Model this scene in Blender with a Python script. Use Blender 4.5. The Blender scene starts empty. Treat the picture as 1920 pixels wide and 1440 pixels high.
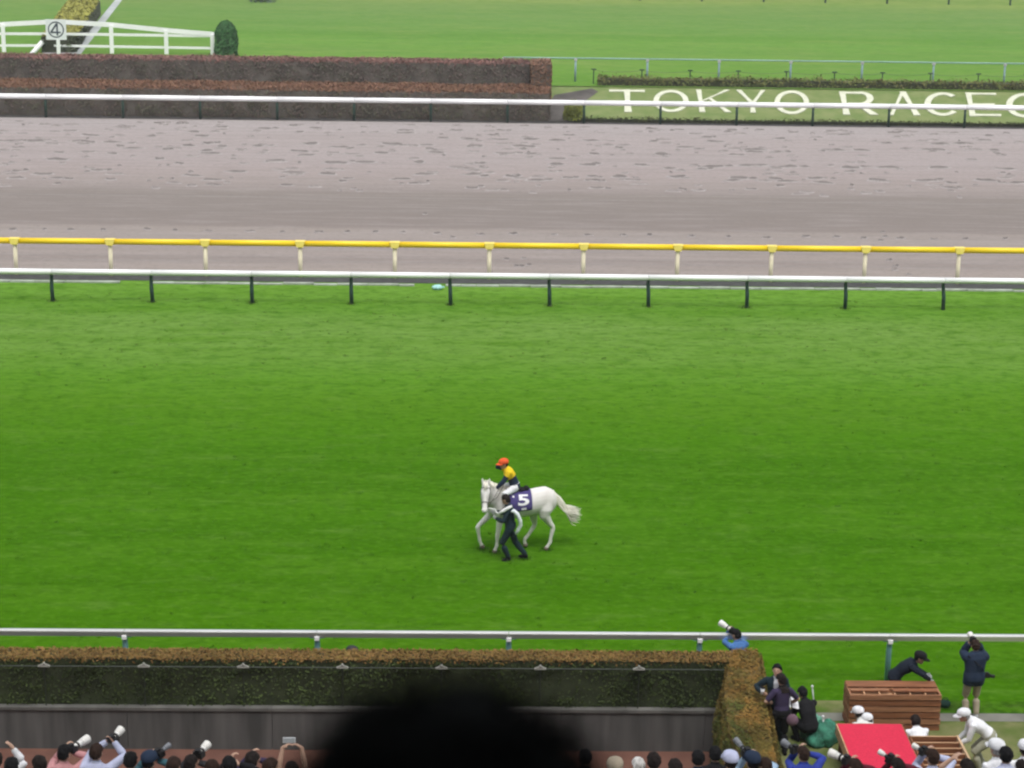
import bpy, bmesh, math, random
import numpy as np
from mathutils import Vector, Matrix, noise

random.seed(11); RNG = np.random.default_rng(11)
R = math.radians
SC = bpy.context.scene
COL = SC.collection

# ------------------------------------------------------------------ camera, light, exposure
FPX, CAMZ = 3800.0, 18.0
PITCH, YAW, ROLL = math.atan(1085 / FPX), 0.0227, 0.0149
_f = Vector((math.sin(YAW) * math.cos(PITCH), math.cos(YAW) * math.cos(PITCH), -math.sin(PITCH)))
_r0 = Vector((math.cos(YAW), -math.sin(YAW), 0))
_u0 = _r0.cross(_f)
_r = _r0 * math.cos(ROLL) + _u0 * math.sin(ROLL)
_u = -_r0 * math.sin(ROLL) + _u0 * math.cos(ROLL)
CAM = Vector((0, 0, CAMZ))
cam = bpy.data.cameras.new('camera')
cam.sensor_width = 36; cam.lens = FPX / 1920 * 36
cam.clip_start = 0.05; cam.clip_end = 4000
cam.dof.use_dof = True; cam.dof.focus_distance = 56; cam.dof.aperture_fstop = 3.3
camo = bpy.data.objects.new('camera', cam); COL.objects.link(camo)
m = Matrix((_r, _u, -_f)).transposed().to_4x4(); m.translation = CAM
camo.matrix_world = m
SC.camera = camo

SUN_EL, SUN_AZ = R(66), R(165)            # azimuth from +Y (beyond the track) towards +X
w = bpy.data.worlds.new('World'); SC.world = w; w.use_nodes = True
nt = w.node_tree; nt.nodes.clear()
out = nt.nodes.new('ShaderNodeOutputWorld'); bg = nt.nodes.new('ShaderNodeBackground')
sky = nt.nodes.new('ShaderNodeTexSky'); sky.sky_type = 'NISHITA'; sky.sun_disc = False
sky.sun_elevation = SUN_EL; sky.sun_rotation = SUN_AZ; sky.air_density = 1.0; sky.dust_density = 4.0; sky.ozone_density = 1.0
hs = nt.nodes.new('ShaderNodeHueSaturation'); hs.inputs['Saturation'].default_value = 0.22   # overcast: grey-white
nt.links.new(sky.outputs[0], hs.inputs['Color']); nt.links.new(hs.outputs[0], bg.inputs[0])
bg.inputs[1].default_value = 0.15
nt.links.new(bg.outputs[0], out.inputs[0])
sun = bpy.data.lights.new('sun', 'SUN'); sun.energy = 0.75; sun.angle = R(24); sun.color = (1, .97, .92)
suno = bpy.data.objects.new('sun', sun); COL.objects.link(suno)
sd = Vector((math.sin(SUN_AZ) * math.cos(SUN_EL), math.cos(SUN_AZ) * math.cos(SUN_EL), math.sin(SUN_EL)))
suno.rotation_euler = sd.to_track_quat('Z', 'Y').to_euler(); suno.location = (0, 0, 80)
SC.view_settings.view_transform = 'Standard'
try: SC.view_settings.look = 'None'
except Exception: pass
SC.view_settings.gamma = 1; SC.view_settings.exposure = 0.65; SC.view_settings.use_curve_mapping = False
SC.cycles.filter_width = 2.3
SC.cycles.max_bounces = 6; SC.cycles.diffuse_bounces = 3; SC.cycles.volume_bounces = 0

# ------------------------------------------------------------------ where a line of sight meets the place
def ray(px, py):
    return (_f * FPX + _r * (px - 960) + _u * (720 - py)).normalized()
def G(px, py, z=0.0):                      # on the level z
    d = ray(px, py); t = (z - CAMZ) / d.z
    return CAM + d * t
def Q(px, py, y):                          # in the upright plane at distance y
    d = ray(px, py); return CAM + d * (y / d.y)
def YL(py, z=0.0, px=960): return G(px, py, z).y

# ------------------------------------------------------------------ materials
MATS = {}
def nodes_of(mt):
    return mt.node_tree.nodes, mt.node_tree.links
def pm(name, col, rough=.8, var=.18, scale=6., bump=0., metal=0., col2=None, world=False, stretch=None, detail=5., spec=.3, seed=0.):
    key = name
    if key in MATS: return MATS[key]
    mt = bpy.data.materials.new(name); mt.use_nodes = True
    N, L = nodes_of(mt); b = N['Principled BSDF']
    b.inputs['Roughness'].default_value = rough; b.inputs['Metallic'].default_value = metal
    b.inputs['Specular IOR Level'].default_value = spec
    if world: tc = N.new('ShaderNodeNewGeometry').outputs['Position']
    else: tc = N.new('ShaderNodeTexCoord').outputs['Object']
    if stretch:
        mp = N.new('ShaderNodeMapping'); mp.inputs['Scale'].default_value = stretch
        L.new(tc, mp.inputs[0]); tc = mp.outputs[0]
    n = N.new('ShaderNodeTexNoise'); n.inputs['Scale'].default_value = scale; n.inputs['Detail'].default_value = detail
    L.new(tc, n.inputs['Vector'])
    cr = N.new('ShaderNodeValToRGB')
    c2 = col2 or tuple(c * (1 + var) for c in col); c1 = col if col2 else tuple(c * (1 - var) for c in col)
    cr.color_ramp.elements[0].position = .32; cr.color_ramp.elements[1].position = .68
    cr.color_ramp.elements[0].color = (*c1, 1); cr.color_ramp.elements[1].color = (*[min(c, 1) for c in c2], 1)
    L.new(n.outputs['Fac'], cr.inputs[0]); L.new(cr.outputs[0], b.inputs['Base Color'])
    if bump:
        bp = N.new('ShaderNodeBump'); bp.inputs['Strength'].default_value = bump; bp.inputs['Distance'].default_value = .05
        L.new(n.outputs['Fac'], bp.inputs['Height']); L.new(bp.outputs[0], b.inputs['Normal'])
    MATS[key] = mt
    return mt

def srgb(r, g, b):
    f = lambda c: (c / 255 / 12.92) if c / 255 <= .04045 else ((c / 255 + .055) / 1.055) ** 2.4
    return (f(r), f(g), f(b))

def ramp_mat(name, y0, y1, stops, layers, rough=.95, bump=0.3, bumpscale=20., bumpstretch=(1, 1, 1), warp=.0, warpscale=(.05, .4, 1)):
    """colour runs with the distance Y (mown / harrowed bands), then noise layers (scale3, amount, col) mix in."""
    mt = bpy.data.materials.new(name); mt.use_nodes = True
    N, L = nodes_of(mt); b = N['Principled BSDF']; b.inputs['Roughness'].default_value = rough
    b.inputs['Specular IOR Level'].default_value = .0
    pos = N.new('ShaderNodeNewGeometry').outputs['Position']
    sp = N.new('ShaderNodeSeparateXYZ'); L.new(pos, sp.inputs[0])
    wp = N.new('ShaderNodeMapping'); wp.inputs['Scale'].default_value = warpscale; L.new(pos, wp.inputs[0])
    wn = N.new('ShaderNodeTexNoise'); wn.inputs['Scale'].default_value = 1; wn.inputs['Detail'].default_value = 3; L.new(wp.outputs[0], wn.inputs['Vector'])
    m1 = N.new('ShaderNodeMath'); m1.operation = 'MULTIPLY_ADD'; L.new(wn.outputs['Fac'], m1.inputs[0]); m1.inputs[1].default_value = 2 * warp; m1.inputs[2].default_value = -warp
    m2 = N.new('ShaderNodeMath'); m2.operation = 'ADD'; L.new(m1.outputs[0], m2.inputs[0]); L.new(sp.outputs['Y'], m2.inputs[1])
    mr = N.new('ShaderNodeMapRange'); L.new(m2.outputs[0], mr.inputs[0]); mr.inputs[1].default_value = y0; mr.inputs[2].default_value = y1
    cr = N.new('ShaderNodeValToRGB'); L.new(mr.outputs[0], cr.inputs[0])
    while len(cr.color_ramp.elements) < len(stops): cr.color_ramp.elements.new(.5)
    for e, (p, c) in zip(cr.color_ramp.elements, sorted(stops)): e.position = (p - y0) / (y1 - y0)
    for e, (p, c) in zip(cr.color_ramp.elements, sorted(stops)): e.color = (*c, 1)
    cur = cr.outputs[0]
    for i, (s3, amt, col, lo, hi) in enumerate(layers):
        mp = N.new('ShaderNodeMapping'); mp.inputs['Scale'].default_value = s3; mp.inputs['Location'].default_value = (i * 7.3, i * 3.1, 0); L.new(pos, mp.inputs[0])
        nn = N.new('ShaderNodeTexNoise'); nn.inputs['Scale'].default_value = 1; nn.inputs['Detail'].default_value = 6; nn.inputs['Roughness'].default_value = .62
        L.new(mp.outputs[0], nn.inputs['Vector'])
        m3 = N.new('ShaderNodeMapRange'); L.new(nn.outputs['Fac'], m3.inputs[0]); m3.inputs[1].default_value = lo; m3.inputs[2].default_value = hi; m3.inputs[4].default_value = amt
        mx = N.new('ShaderNodeMix'); mx.data_type = 'RGBA'
        L.new(m3.outputs[0], mx.inputs[0]); L.new(cur, mx.inputs[6]); mx.inputs[7].default_value = (*col, 1)
        cur = mx.outputs[2]
    L.new(cur, b.inputs['Base Color'])
    mp = N.new('ShaderNodeMapping'); mp.inputs['Scale'].default_value = bumpstretch; L.new(pos, mp.inputs[0])
    nn = N.new('ShaderNodeTexNoise'); nn.inputs['Scale'].default_value = bumpscale; nn.inputs['Detail'].default_value = 6; L.new(mp.outputs[0], nn.inputs['Vector'])
    bp = N.new('ShaderNodeBump'); bp.inputs['Strength'].default_value = bump; bp.inputs['Distance'].default_value = .08
    L.new(nn.outputs['Fac'], bp.inputs['Height']); L.new(bp.outputs[0], b.inputs['Normal'])
    return mt

# ------------------------------------------------------------------ mesh building
class MB:
    def __init__(s): s.v = []; s.f = []; s.m = []
    def add(s, verts, faces, mi=0):
        o = len(s.v); s.v += [tuple(p) for p in verts]
        for f in faces: s.f.append(tuple(i + o for i in f)); s.m.append(mi)
        return s
    def box(s, lo, hi, mi=0, M=None):
        x0, y0, z0 = lo; x1, y1, z1 = hi
        P = [Vector(p) for p in ((x0, y0, z0), (x1, y0, z0), (x1, y1, z0), (x0, y1, z0), (x0, y0, z1), (x1, y0, z1), (x1, y1, z1), (x0, y1, z1))]
        if M is not None: P = [M @ p for p in P]
        return s.add(P, [(3, 2, 1, 0), (4, 5, 6, 7), (0, 1, 5, 4), (1, 2, 6, 5), (2, 3, 7, 6), (3, 0, 4, 7)], mi)
    def bar(s, a, b, wx, wz, mi=0, up=Vector((0, 0, 1))):
        a, b = Vector(a), Vector(b); d = (b - a).normalized()
        if abs(d.dot(up)) > .99: up = Vector((0, 1, 0))
        sx = d.cross(up).normalized(); sz = sx.cross(d)
        P = [p + sx * i * wx / 2 + sz * j * wz / 2 for p in (a, b) for i, j in ((-1, -1), (1, -1), (1, 1), (-1, 1))]
        return s.add(P, [(0, 1, 2, 3), (7, 6, 5, 4), (1, 0, 4, 5), (2, 1, 5, 6), (3, 2, 6, 7), (0, 3, 7, 4)], mi)
    def tube(s, pts, rad, n=8, mi=0, up=Vector((0, 0, 1)), flat=1.0, cap=True):
        """tube along pts; rad: number, or (rx, rz) pairs per point; rx along the side, rz along 'up'."""
        pts = [Vector(p) for p in pts]; K = len(pts)
        if not isinstance(rad, list): rad = [rad] * K
        rad = [(r, r * flat) if not isinstance(r, (list, tuple)) else r for r in rad]
        V = []; F = []
        for i, p in enumerate(pts):
            d = (pts[min(i + 1, K - 1)] - pts[max(i - 1, 0)]).normalized()
            u = up
            if abs(d.dot(u)) > .97: u = Vector((0, 1, 0))
            sx = d.cross(u).normalized(); sz = sx.cross(d)
            for k in range(n):
                a = 2 * math.pi * k / n
                V.append(p + sx * math.cos(a) * rad[i][0] + sz * math.sin(a) * rad[i][1])
        for i in range(K - 1):
            for k in range(n):
                k2 = (k + 1) % n
                F.append((i * n + k, i * n + k2, (i + 1) * n + k2, (i + 1) * n + k))
        if cap: F.append(tuple(range(n - 1, -1, -1))); F.append(tuple((K - 1) * n + k for k in range(n)))
        return s.add(V, F, mi)
    def ell(s, c, r, M=None, nu=10, nv=7, mi=0):
        V = []; F = []; c = Vector(c)
        for j in range(nv + 1):
            th = math.pi * j / nv
            for i in range(nu):
                a = 2 * math.pi * i / nu
                p = Vector((r[0] * math.sin(th) * math.cos(a), r[1] * math.sin(th) * math.sin(a), r[2] * math.cos(th)))
                if M is not None: p = M @ p
                V.append(c + p)
        for j in range(nv):
            for i in range(nu):
                i2 = (i + 1) % nu
                F.append((j * nu + i, (j + 1) * nu + i, (j + 1) * nu + i2, j * nu + i2))
        return s.add(V, F, mi)
    def prism(s, poly, z0, z1, mi=0):
        n = len(poly)
        V = [(x, y, z0) for x, y in poly] + [(x, y, z1) for x, y in poly]
        F = [tuple(range(n - 1, -1, -1)), tuple(range(n, 2 * n))] + [(i, (i + 1) % n, (i + 1) % n + n, i + n) for i in range(n)]
        return s.add(V, F, mi)
    def mesh(s, name, smooth=False):
        me = bpy.data.meshes.new(name); me.from_pydata(s.v, [], s.f)
        if any(s.m): me.polygons.foreach_set('material_index', s.m)
        if smooth: me.polygons.foreach_set('use_smooth', [True] * len(me.polygons))
        me.update(); return me
    def build(s, name, mats, parent=None, smooth=False, fix=False):
        me = s.mesh(name, smooth)
        if fix:
            bm = bmesh.new(); bm.from_mesh(me); bmesh.ops.recalc_face_normals(bm, faces=bm.faces); bm.to_mesh(me); bm.free()
        for mt in (mats if isinstance(mats, (list, tuple)) else [mats]): me.materials.append(mt)
        return link(name, me, parent)

def link(name, me, parent=None):
    o = bpy.data.objects.new(name, me); COL.objects.link(o)
    if parent is not None: o.parent = parent
    return o
def tag(o, label=None, cat=None, group=None, kind=None):
    if label: o['label'] = label
    if cat: o['category'] = cat
    if group: o['group'] = group
    if kind: o['kind'] = kind
    return o
def empty(name, loc, label, cat, group=None, rz=0):
    o = bpy.data.objects.new(name, None); COL.objects.link(o); o.location = loc; o.rotation_euler = (0, 0, rz); o.empty_display_size = .2
    return tag(o, label, cat, group)
def sheet(name, poly, z, mt, kind='structure', h=0.0):
    mb = MB()
    P = [(p[0], p[1], z) for p in poly]
    mb.add(P, [tuple(range(len(P)))])
    o = mb.build(name, mt); tag(o, kind=kind); return o
def rect(x0, x1, y0, y1): return [(x0, y0), (x1, y0), (x1, y1), (x0, y1)]
def setmat(o, mt):                          # per-object material on shared mesh data
    if not o.data.materials: o.data.materials.append(mt)
    o.material_slots[0].link = 'OBJECT'; o.material_slots[0].material = mt
    return o
def copy_tree(o, parent=None, kids=None):
    c = o.copy(); COL.objects.link(c)
    if parent is not None: c.parent = parent
    for ch in list(o.children): copy_tree(ch, c)
    return c

# ------------------------------------------------------------------ the levels and lines of the place (metres, Y away from the stand)
Y_NEAR = YL(1190, 1.10)                 # near rail
Y_TURF = YL(573, 0.0)                   # inner turf rail
Y_YEL = YL(524, 0.0)                    # yellow rail of the dirt track
Y_FAR = YL(230, 0.0)                    # white rail on the far side of the dirt
Y_D0 = YL(523, 0.0); Y_D1 = YL(231, 0.0)
BANK_H = 1.3
Y_BK0 = Y_FAR + .8; Y_BK1 = YL(160, BANK_H)
Y_HTOP = YL(1219, 1.0)                  # back of the near hedge
Y_HFR = YL(1238, 1.0)                   # its front face
Y_WALL = Y_HFR - .14                    # front of the low wall
PIT = -1.0
XARM = G(1395, 1240, 0.9).x             # where the hedge turns
print('Y:', Y_NEAR, Y_TURF, Y_YEL, Y_FAR, Y_BK1, Y_HTOP, Y_HFR, XARM)

# ------------------------------------------------------------------ ground
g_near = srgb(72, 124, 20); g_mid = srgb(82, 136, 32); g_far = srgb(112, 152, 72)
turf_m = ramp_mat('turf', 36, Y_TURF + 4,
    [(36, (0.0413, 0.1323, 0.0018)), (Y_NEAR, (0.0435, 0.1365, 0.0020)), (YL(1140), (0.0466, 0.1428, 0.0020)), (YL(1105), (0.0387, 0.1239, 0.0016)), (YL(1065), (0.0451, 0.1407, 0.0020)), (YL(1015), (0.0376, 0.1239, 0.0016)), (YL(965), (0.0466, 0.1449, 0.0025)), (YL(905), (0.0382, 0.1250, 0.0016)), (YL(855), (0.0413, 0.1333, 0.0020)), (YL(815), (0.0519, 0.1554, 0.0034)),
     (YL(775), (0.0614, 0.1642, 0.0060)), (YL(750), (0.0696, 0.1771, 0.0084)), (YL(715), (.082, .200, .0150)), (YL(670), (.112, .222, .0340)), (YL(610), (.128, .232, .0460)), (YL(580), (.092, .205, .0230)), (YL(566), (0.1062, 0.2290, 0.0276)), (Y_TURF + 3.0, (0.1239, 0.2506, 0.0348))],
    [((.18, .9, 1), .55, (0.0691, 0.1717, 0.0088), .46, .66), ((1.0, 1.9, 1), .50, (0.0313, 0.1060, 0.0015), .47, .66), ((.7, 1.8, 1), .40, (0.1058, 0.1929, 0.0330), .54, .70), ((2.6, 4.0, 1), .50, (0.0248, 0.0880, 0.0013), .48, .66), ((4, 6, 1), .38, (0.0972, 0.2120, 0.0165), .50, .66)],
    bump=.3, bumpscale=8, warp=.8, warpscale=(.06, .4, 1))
far_m = ramp_mat('infield_turf', Y_BK1, 330,
    [(Y_BK1, (.100, .215, .030)), (YL(106, BANK_H), (.118, .228, .042)), (YL(80, BANK_H), (.118, .240, .044)), (YL(67, BANK_H), (.092, .205, .034)), (YL(60, BANK_H), (.112, .222, .048)), (YL(30, BANK_H), (.120, .215, .058)), (YL(8, BANK_H), (.140, .218, .064)), (YL(2, BANK_H), (.19, .25, .07)), (330, (.12, .20, .05))],
    [((.06, .25, 1), .6, (.088, .195, .040), .45, .68), ((.15, .5, 1), .5, (.17, .24, .065), .48, .68), ((.8, 1.6, 1), .5, (.075, .17, .028), .46, .66), ((2, 3, 1), .4, (.17, .26, .07), .5, .68)],
    bump=.4, bumpscale=6, warp=1.5, warpscale=(.04, .3, 1))
sheet('ground', rect(-900, 900, -300, 1500), -1.3, pm('soil', (.12, .11, .08), world=True, scale=.4))
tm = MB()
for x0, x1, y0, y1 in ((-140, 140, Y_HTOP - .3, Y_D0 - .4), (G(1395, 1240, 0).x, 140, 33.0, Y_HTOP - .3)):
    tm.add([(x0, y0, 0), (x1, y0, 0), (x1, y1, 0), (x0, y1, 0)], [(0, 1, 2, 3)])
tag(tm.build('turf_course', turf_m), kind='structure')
# earth body that the course stands on (its near side is the retaining wall of the sunken walk)
dd = [(Y_D0, (0.277, 0.235, 0.215)), (YL(505), (0.284, 0.247, 0.226)), (YL(488), (0.230, 0.198, 0.183)), (YL(484), (0.268, 0.232, 0.215)), (YL(462), (0.253, 0.221, 0.205)),
      (YL(446), (0.277, 0.243, 0.226)), (YL(432), (0.253, 0.221, 0.201)), (YL(428), (0.204, 0.176, 0.162)), (YL(400), (0.196, 0.171, 0.157)), (YL(378), (0.204, 0.179, 0.164)), (YL(364), (0.207, 0.181, 0.165)), (YL(360), (0.237, 0.206, 0.194)),
      (YL(345), (0.268, 0.232, 0.218)), (YL(325), (0.296, 0.254, 0.244)), (YL(300), (0.307, 0.269, 0.263)), (YL(262), (0.315, 0.276, 0.269)), (YL(240), (0.322, 0.291, 0.287)), (Y_D1, (0.330, 0.301, 0.295))]
dirt_m = ramp_mat('dirt_track', Y_D0 - 1, Y_D1 + 1, dd,
    [((.06, 2.2, 1), .45, (.20, .178, .166), .46, .70), ((.25, 2.0, 1), .40, (.325, .295, .285), .48, .70), ((.9, 2.6, 1), .40, (.175, .155, .145), .52, .72), ((4, 6, 1), .5, (.165, .147, .137), .5, .70)],
    bump=.6, bumpscale=3, bumpstretch=(.6, 2.2, 1), warp=.35, warpscale=(.08, .5, 1))
sheet('dirt_track', rect(-140, 140, Y_D0 - .4, Y_D1), 0.004, dirt_m)
sheet('drain_channel', rect(-140, 140, YL(533), Y_D0 + .02), .010, pm('drain', (.045, .046, .045), var=.5, scale=2.5, world=True, stretch=(1, 4, 1), bump=.6))
# the far infield, one step higher than the dirt course
inf = MB(); inf.add([(-700, Y_BK1, BANK_H), (700, Y_BK1, BANK_H), (700, 1400, BANK_H), (-700, 1400, BANK_H)], [(0, 1, 2, 3)])
tag(inf.build('infield', far_m), kind='structure')
bank_m = pm('bank_turf', (.112, .170, .042), var=.2, scale=1.2, world=True, col2=(.175, .210, .075), bump=.4)
XB0 = G(1100, 215, .3).x
bk = MB()
NX = 60
for i in range(NX + 1):
    x = -140 + 280 * i / NX
    bk.v += [(x, Y_BK0, 0.0), (x, Y_BK0 + .05, .12), (x, Y_BK1 + .3, BANK_H + .004)]
for i in range(NX):
    a = i * 3
    for j in (0, 1): bk.f.append((a + j, a + 3 + j, a + 4 + j, a + 1 + j)); bk.m.append(0)
tag(bk.build('bank', bank_m), kind='structure')
sheet('verge', rect(-140, 140, Y_D1 - .02, Y_BK0 + .02), 0.012, pm('verge_soil', (.055, .052, .05), var=.4, scale=1.5, world=True))
# bare earth beside the far hedge end
bare = MB()
def onbank(px, py, lift=.012):
    # point of the bank slope seen at a pixel
    d = ray(px, py); sl = (BANK_H - .12) / (Y_BK1 + .3 - Y_BK0 - .05)
    # z = .12 + sl*(y - Y_BK0 - .05)
    t = (.12 + sl * (-Y_BK0 - .05) - CAMZ) / (d.z - sl * d.y)
    p = CAM + d * t; return p + Vector((0, -.3, 1)).normalized() * lift
tag(bare.add([onbank(1030, 192), onbank(1100, 188), onbank(1122, 172), onbank(1110, 166), onbank(1040, 178)], [(0, 1, 2, 3, 4)]).add([onbank(1028, 228), onbank(1066, 228), onbank(1062, 194), onbank(1030, 193)], [(0, 1, 2, 3)])
    .build('bare_earth', pm('bare_soil', (.080, .072, .066), var=.3, scale=1.5, world=True)), kind='structure')

# sunken walk in front of the hedge, and the worn ground at its right
sheet('sunken_walk', rect(-140, G(1470, 1400, 0).x, 30, Y_WALL + .3), PIT, pm('red_paving', (.105, .046, .034), var=.3, scale=1.4, world=True, col2=(.165, .078, .056), bump=.3))
xw = G(1440, 1330, 0).x
def worn():
    # a fine sheet whose 'wear' value (0 turf .. 1 worn) fades at its ragged border
    mt = bpy.data.materials.new('worn_turf'); mt.use_nodes = True; N, L = nodes_of(mt); b = N['Principled BSDF']; b.inputs['Roughness'].default_value = .95; b.inputs['Specular IOR Level'].default_value = 0
    at = N.new('ShaderNodeAttribute'); at.attribute_name = 'wear'; pos = N.new('ShaderNodeNewGeometry').outputs['Position']
    def nz(sc):
        n = N.new('ShaderNodeTexNoise'); n.inputs['Scale'].default_value = sc; n.inputs['Detail'].default_value = 6; L.new(pos, n.inputs['Vector']); return n.outputs['Fac']
    def ramp(f, a, c, lo, hi):
        r = N.new('ShaderNodeValToRGB'); r.color_ramp.elements[0].position = lo; r.color_ramp.elements[1].position = hi; r.color_ramp.elements[0].color = (*a, 1); r.color_ramp.elements[1].color = (*c, 1); L.new(f, r.inputs[0]); return r.outputs[0]
    g = ramp(nz(4), (.026, .080, .003), (.060, .155, .008), .38, .66); w_ = ramp(nz(1.1), (.105, .135, .042), (.20, .195, .095), .36, .68)
    m1 = N.new('ShaderNodeMath'); m1.operation = 'MULTIPLY_ADD'; L.new(nz(2.2), m1.inputs[0]); m1.inputs[1].default_value = 1.1; m1.inputs[2].default_value = -.55
    m2 = N.new('ShaderNodeMath'); m2.operation = 'ADD'; m2.use_clamp = True; L.new(m1.outputs[0], m2.inputs[0]); L.new(at.outputs['Fac'], m2.inputs[1])
    mx = N.new('ShaderNodeMix'); mx.data_type = 'RGBA'; L.new(m2.outputs[0], mx.inputs[0]); L.new(g, mx.inputs[6]); L.new(w_, mx.inputs[7]); L.new(mx.outputs[2], b.inputs['Base Color'])
    bp = N.new('ShaderNodeBump'); bp.inputs['Strength'].default_value = .5; bp.inputs['Distance'].default_value = .05; L.new(nz(14), bp.inputs['Height']); L.new(bp.outputs[0], b.inputs['Normal'])
    x0, x1, y0, y1, st = xw - .2, 24.0, 32.4, 39.0, .15
    nx, ny = int((x1 - x0) / st), int((y1 - y0) / st); xs = np.linspace(x0, x1, nx + 1); ys = np.linspace(y0, y1, ny + 1)
    ypath = YL(1340, 0, 1700); V = []; W_ = []
    pc_ = G(1560, 1318, 0)
    for yv in ys:
        for xv in xs:
            d1 = (ypath - yv) / .5                                     # everything on the stand's side of the path
            d2 = 1.25 - math.hypot((xv - pc_.x) / 1.0, (yv - pc_.y) / .75)   # trodden patch by the poles
            V.append((xv, yv, .005)); W_.append(min(max(max(d1, d2), 0), 1))
    F = [(j * (nx + 1) + i, j * (nx + 1) + i + 1, (j + 1) * (nx + 1) + i + 1, (j + 1) * (nx + 1) + i) for j in range(ny) for i in range(nx)]
    me = bpy.data.meshes.new('worn_ground'); me.from_pydata(V, [], F); a = me.attributes.new('wear', 'FLOAT', 'POINT'); a.data.foreach_set('value', W_); me.materials.append(mt)
    tag(link('worn_ground', me), kind='structure')
worn()
path_m = pm('path_concrete', (.165, .165, .14), var=.2, scale=1.5, world=True, bump=.2)
sheet('path', [(xw + .9, YL(1352, 0, 1560)), (140, YL(1352, 0, 1750)), (140, YL(1337, 0, 1750)), (xw + .9, YL(1337, 0, 1560))], .010, path_m)

# ------------------------------------------------------------------ grandstand behind and below the lens
HEADY = 1.08
head_top = Q(845, 1370, HEADY)
DECK = head_top.z - 1.74
stair_m = pm('stand_concrete', (.30, .29, .28), var=.12, scale=1.2, world=True, bump=.15)
prof = [(32.6, -1.0)]
z = .95; y = 32.6; ROWS = []
for k in range(14):
    z += .3; prof += [(y, z), (y - .8, z)]; ROWS.append((y - .4, z)); y -= .8
prof += [(2.3, DECK - .9), (2.3, DECK), (-14, DECK), (-14, -1.0)]
st = MB(); n = len(prof)
for x in (-90, 90): st.v += [(x, a, b) for a, b in prof]
st.f = [tuple(range(n)), tuple(range(2 * n - 1, n - 1, -1))] + [((i + 1) % n, i, i + n, (i + 1) % n + n) for i in range(n)]; st.m = [0] * len(st.f)
tag(st.build('spectator_terrace', stair_m, fix=True), kind='structure')
gs = empty('grandstand', (0, -14, 0), 'tall concrete grandstand block behind the spectator terrace, out of view, roof sized to shade the near ground', 'grandstand')
mb = MB(); mb.box((-90, -10, -1), (90, -.02, 46)); mb.build('wall', pm('stand_wall', (.42, .41, .40), scale=.3), gs)
mb = MB(); mb.box((-90, .0, 24.0), (90, 5.0, 24.6)); mb.build('upper_tier', pm('stand_wall2', (.42, .41, .40), scale=.3), gs)
mb = MB(); mb.box((-92, -10, 46.01), (92, 15.0, 46.8)); mb.build('roof', pm('stand_shade_roof', (.35, .36, .37), scale=.3), gs)  # unseen; stand height and roof reach chosen to shade the near strip

# ------------------------------------------------------------------ rails
white_m = pm('white_rail', (.86, .86, .87), rough=.4, var=.04, scale=.6, spec=.5)
yellow_m = pm('yellow_rail', (.88, .60, .008), rough=.45, var=.06, scale=.5, spec=.5)
cream_m = pm('cream_post', (.74, .66, .50), rough=.6, var=.12, scale=3)
yclamp_m = pm('yellow_clamp', (.92, .74, .17), rough=.5, var=.05)
green_m = pm('dark_green_post', (.016, .045, .034), rough=.5, var=.25, scale=4)
teal_m = pm('teal_post', (.17, .34, .37), rough=.5, var=.15, scale=4)
tealp_m = pm('pale_teal', (.25, .40, .36), rough=.5, var=.12, scale=4)
grey_m = pm('grey_metal', (.42, .43, .43), rough=.4, var=.12, scale=5, spec=.5)
near_m = pm('near_rail_metal', (.80, .80, .79), rough=.42, var=.06, scale=.8, spec=.5, metal=.92)

def rail(name, label, y, z, xs, prof, rm, postmesh, postmat, extra=(), jit=0.0):
    """rail thing: rail sections from post to post, one post per x, small parts on each post"""
    root = empty(name, (0, y, 0), label, 'rail')
    sec = {}
    for a, b in zip(xs[:-1], xs[1:]):
        L = round(b - a - .006, 2)
        if L not in sec:
            mb = MB()
            if prof == 'flat':               # flat topped extrusion with rounded shoulders
                pr = [(-.062, -.065), (-.062, .035), (-.052, .056), (-.036, .064), (.036, .064), (.052, .056), (.062, .035), (.062, -.065)]; q = len(pr)
                mb.add([(xx, a_, b_) for xx in (.003, L) for a_, b_ in pr], [tuple(range(q)), tuple(range(2 * q - 1, q - 1, -1))] + [(k, k + q, (k + 1) % q + q, (k + 1) % q) for k in range(q)])
            else: mb.tube([(0.003, 0, 0), (L, 0, 0)], [prof, prof], 12)
            sec[L] = mb.mesh('rail_section', prof != 'flat'); sec[L].materials.append(rm)
        o = link('rail_section', sec[L], root); o.location = (a, 0, z)
    for i, x in enumerate(xs):
        o = link('post', postmesh, root); o.location = (x, 0, 0); o.rotation_euler = (0, random.gauss(0, jit), 0)
        for nm, me in extra:
            e = link(nm, me, root); e.location = (x, 0, z)
    return root
def mk(mb, name, mt, smooth=False):
    me = mb.mesh(name, smooth); me.materials.append(mt); return me
def spread(xa, xb, n0, n1):               # evenly spaced x from two known posts, continued on both sides
    return [xa + (xb - xa) * k for k in range(n0, n1)]

# near rail: flat white aluminium profile on blue-green posts
def xat(px, py, y): return Q(px, py, y).x
xa, xb = xat(234, 1200, Y_NEAR), xat(1668, 1210, Y_NEAR); step = (xb - xa) / 4
mb = MB(); mb.tube([(0, .03, -.1), (0, .03, .80), (0, .015, .98), (0, 0, 1.03)], [.06, .06, .056, .05], 10)
mbc = MB(); mbc.box((-.05, -.085, -.13), (.05, .03, -.05)); mbd = MB(); mbd.box((-.15, -.055, -.088), (.15, .055, -.070))
rail('near_rail', 'white aluminium rail on blue green posts along the near edge of the turf', Y_NEAR, 1.10, [xa + step * k for k in range(-4, 9)],
     'flat', near_m, mk(mb, 'post', teal_m, True), teal_m, (('clamp', mk(mbc, 'clamp', white_m)), ('saddle_plate', mk(mbd, 'saddle_plate', teal_m))))
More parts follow.
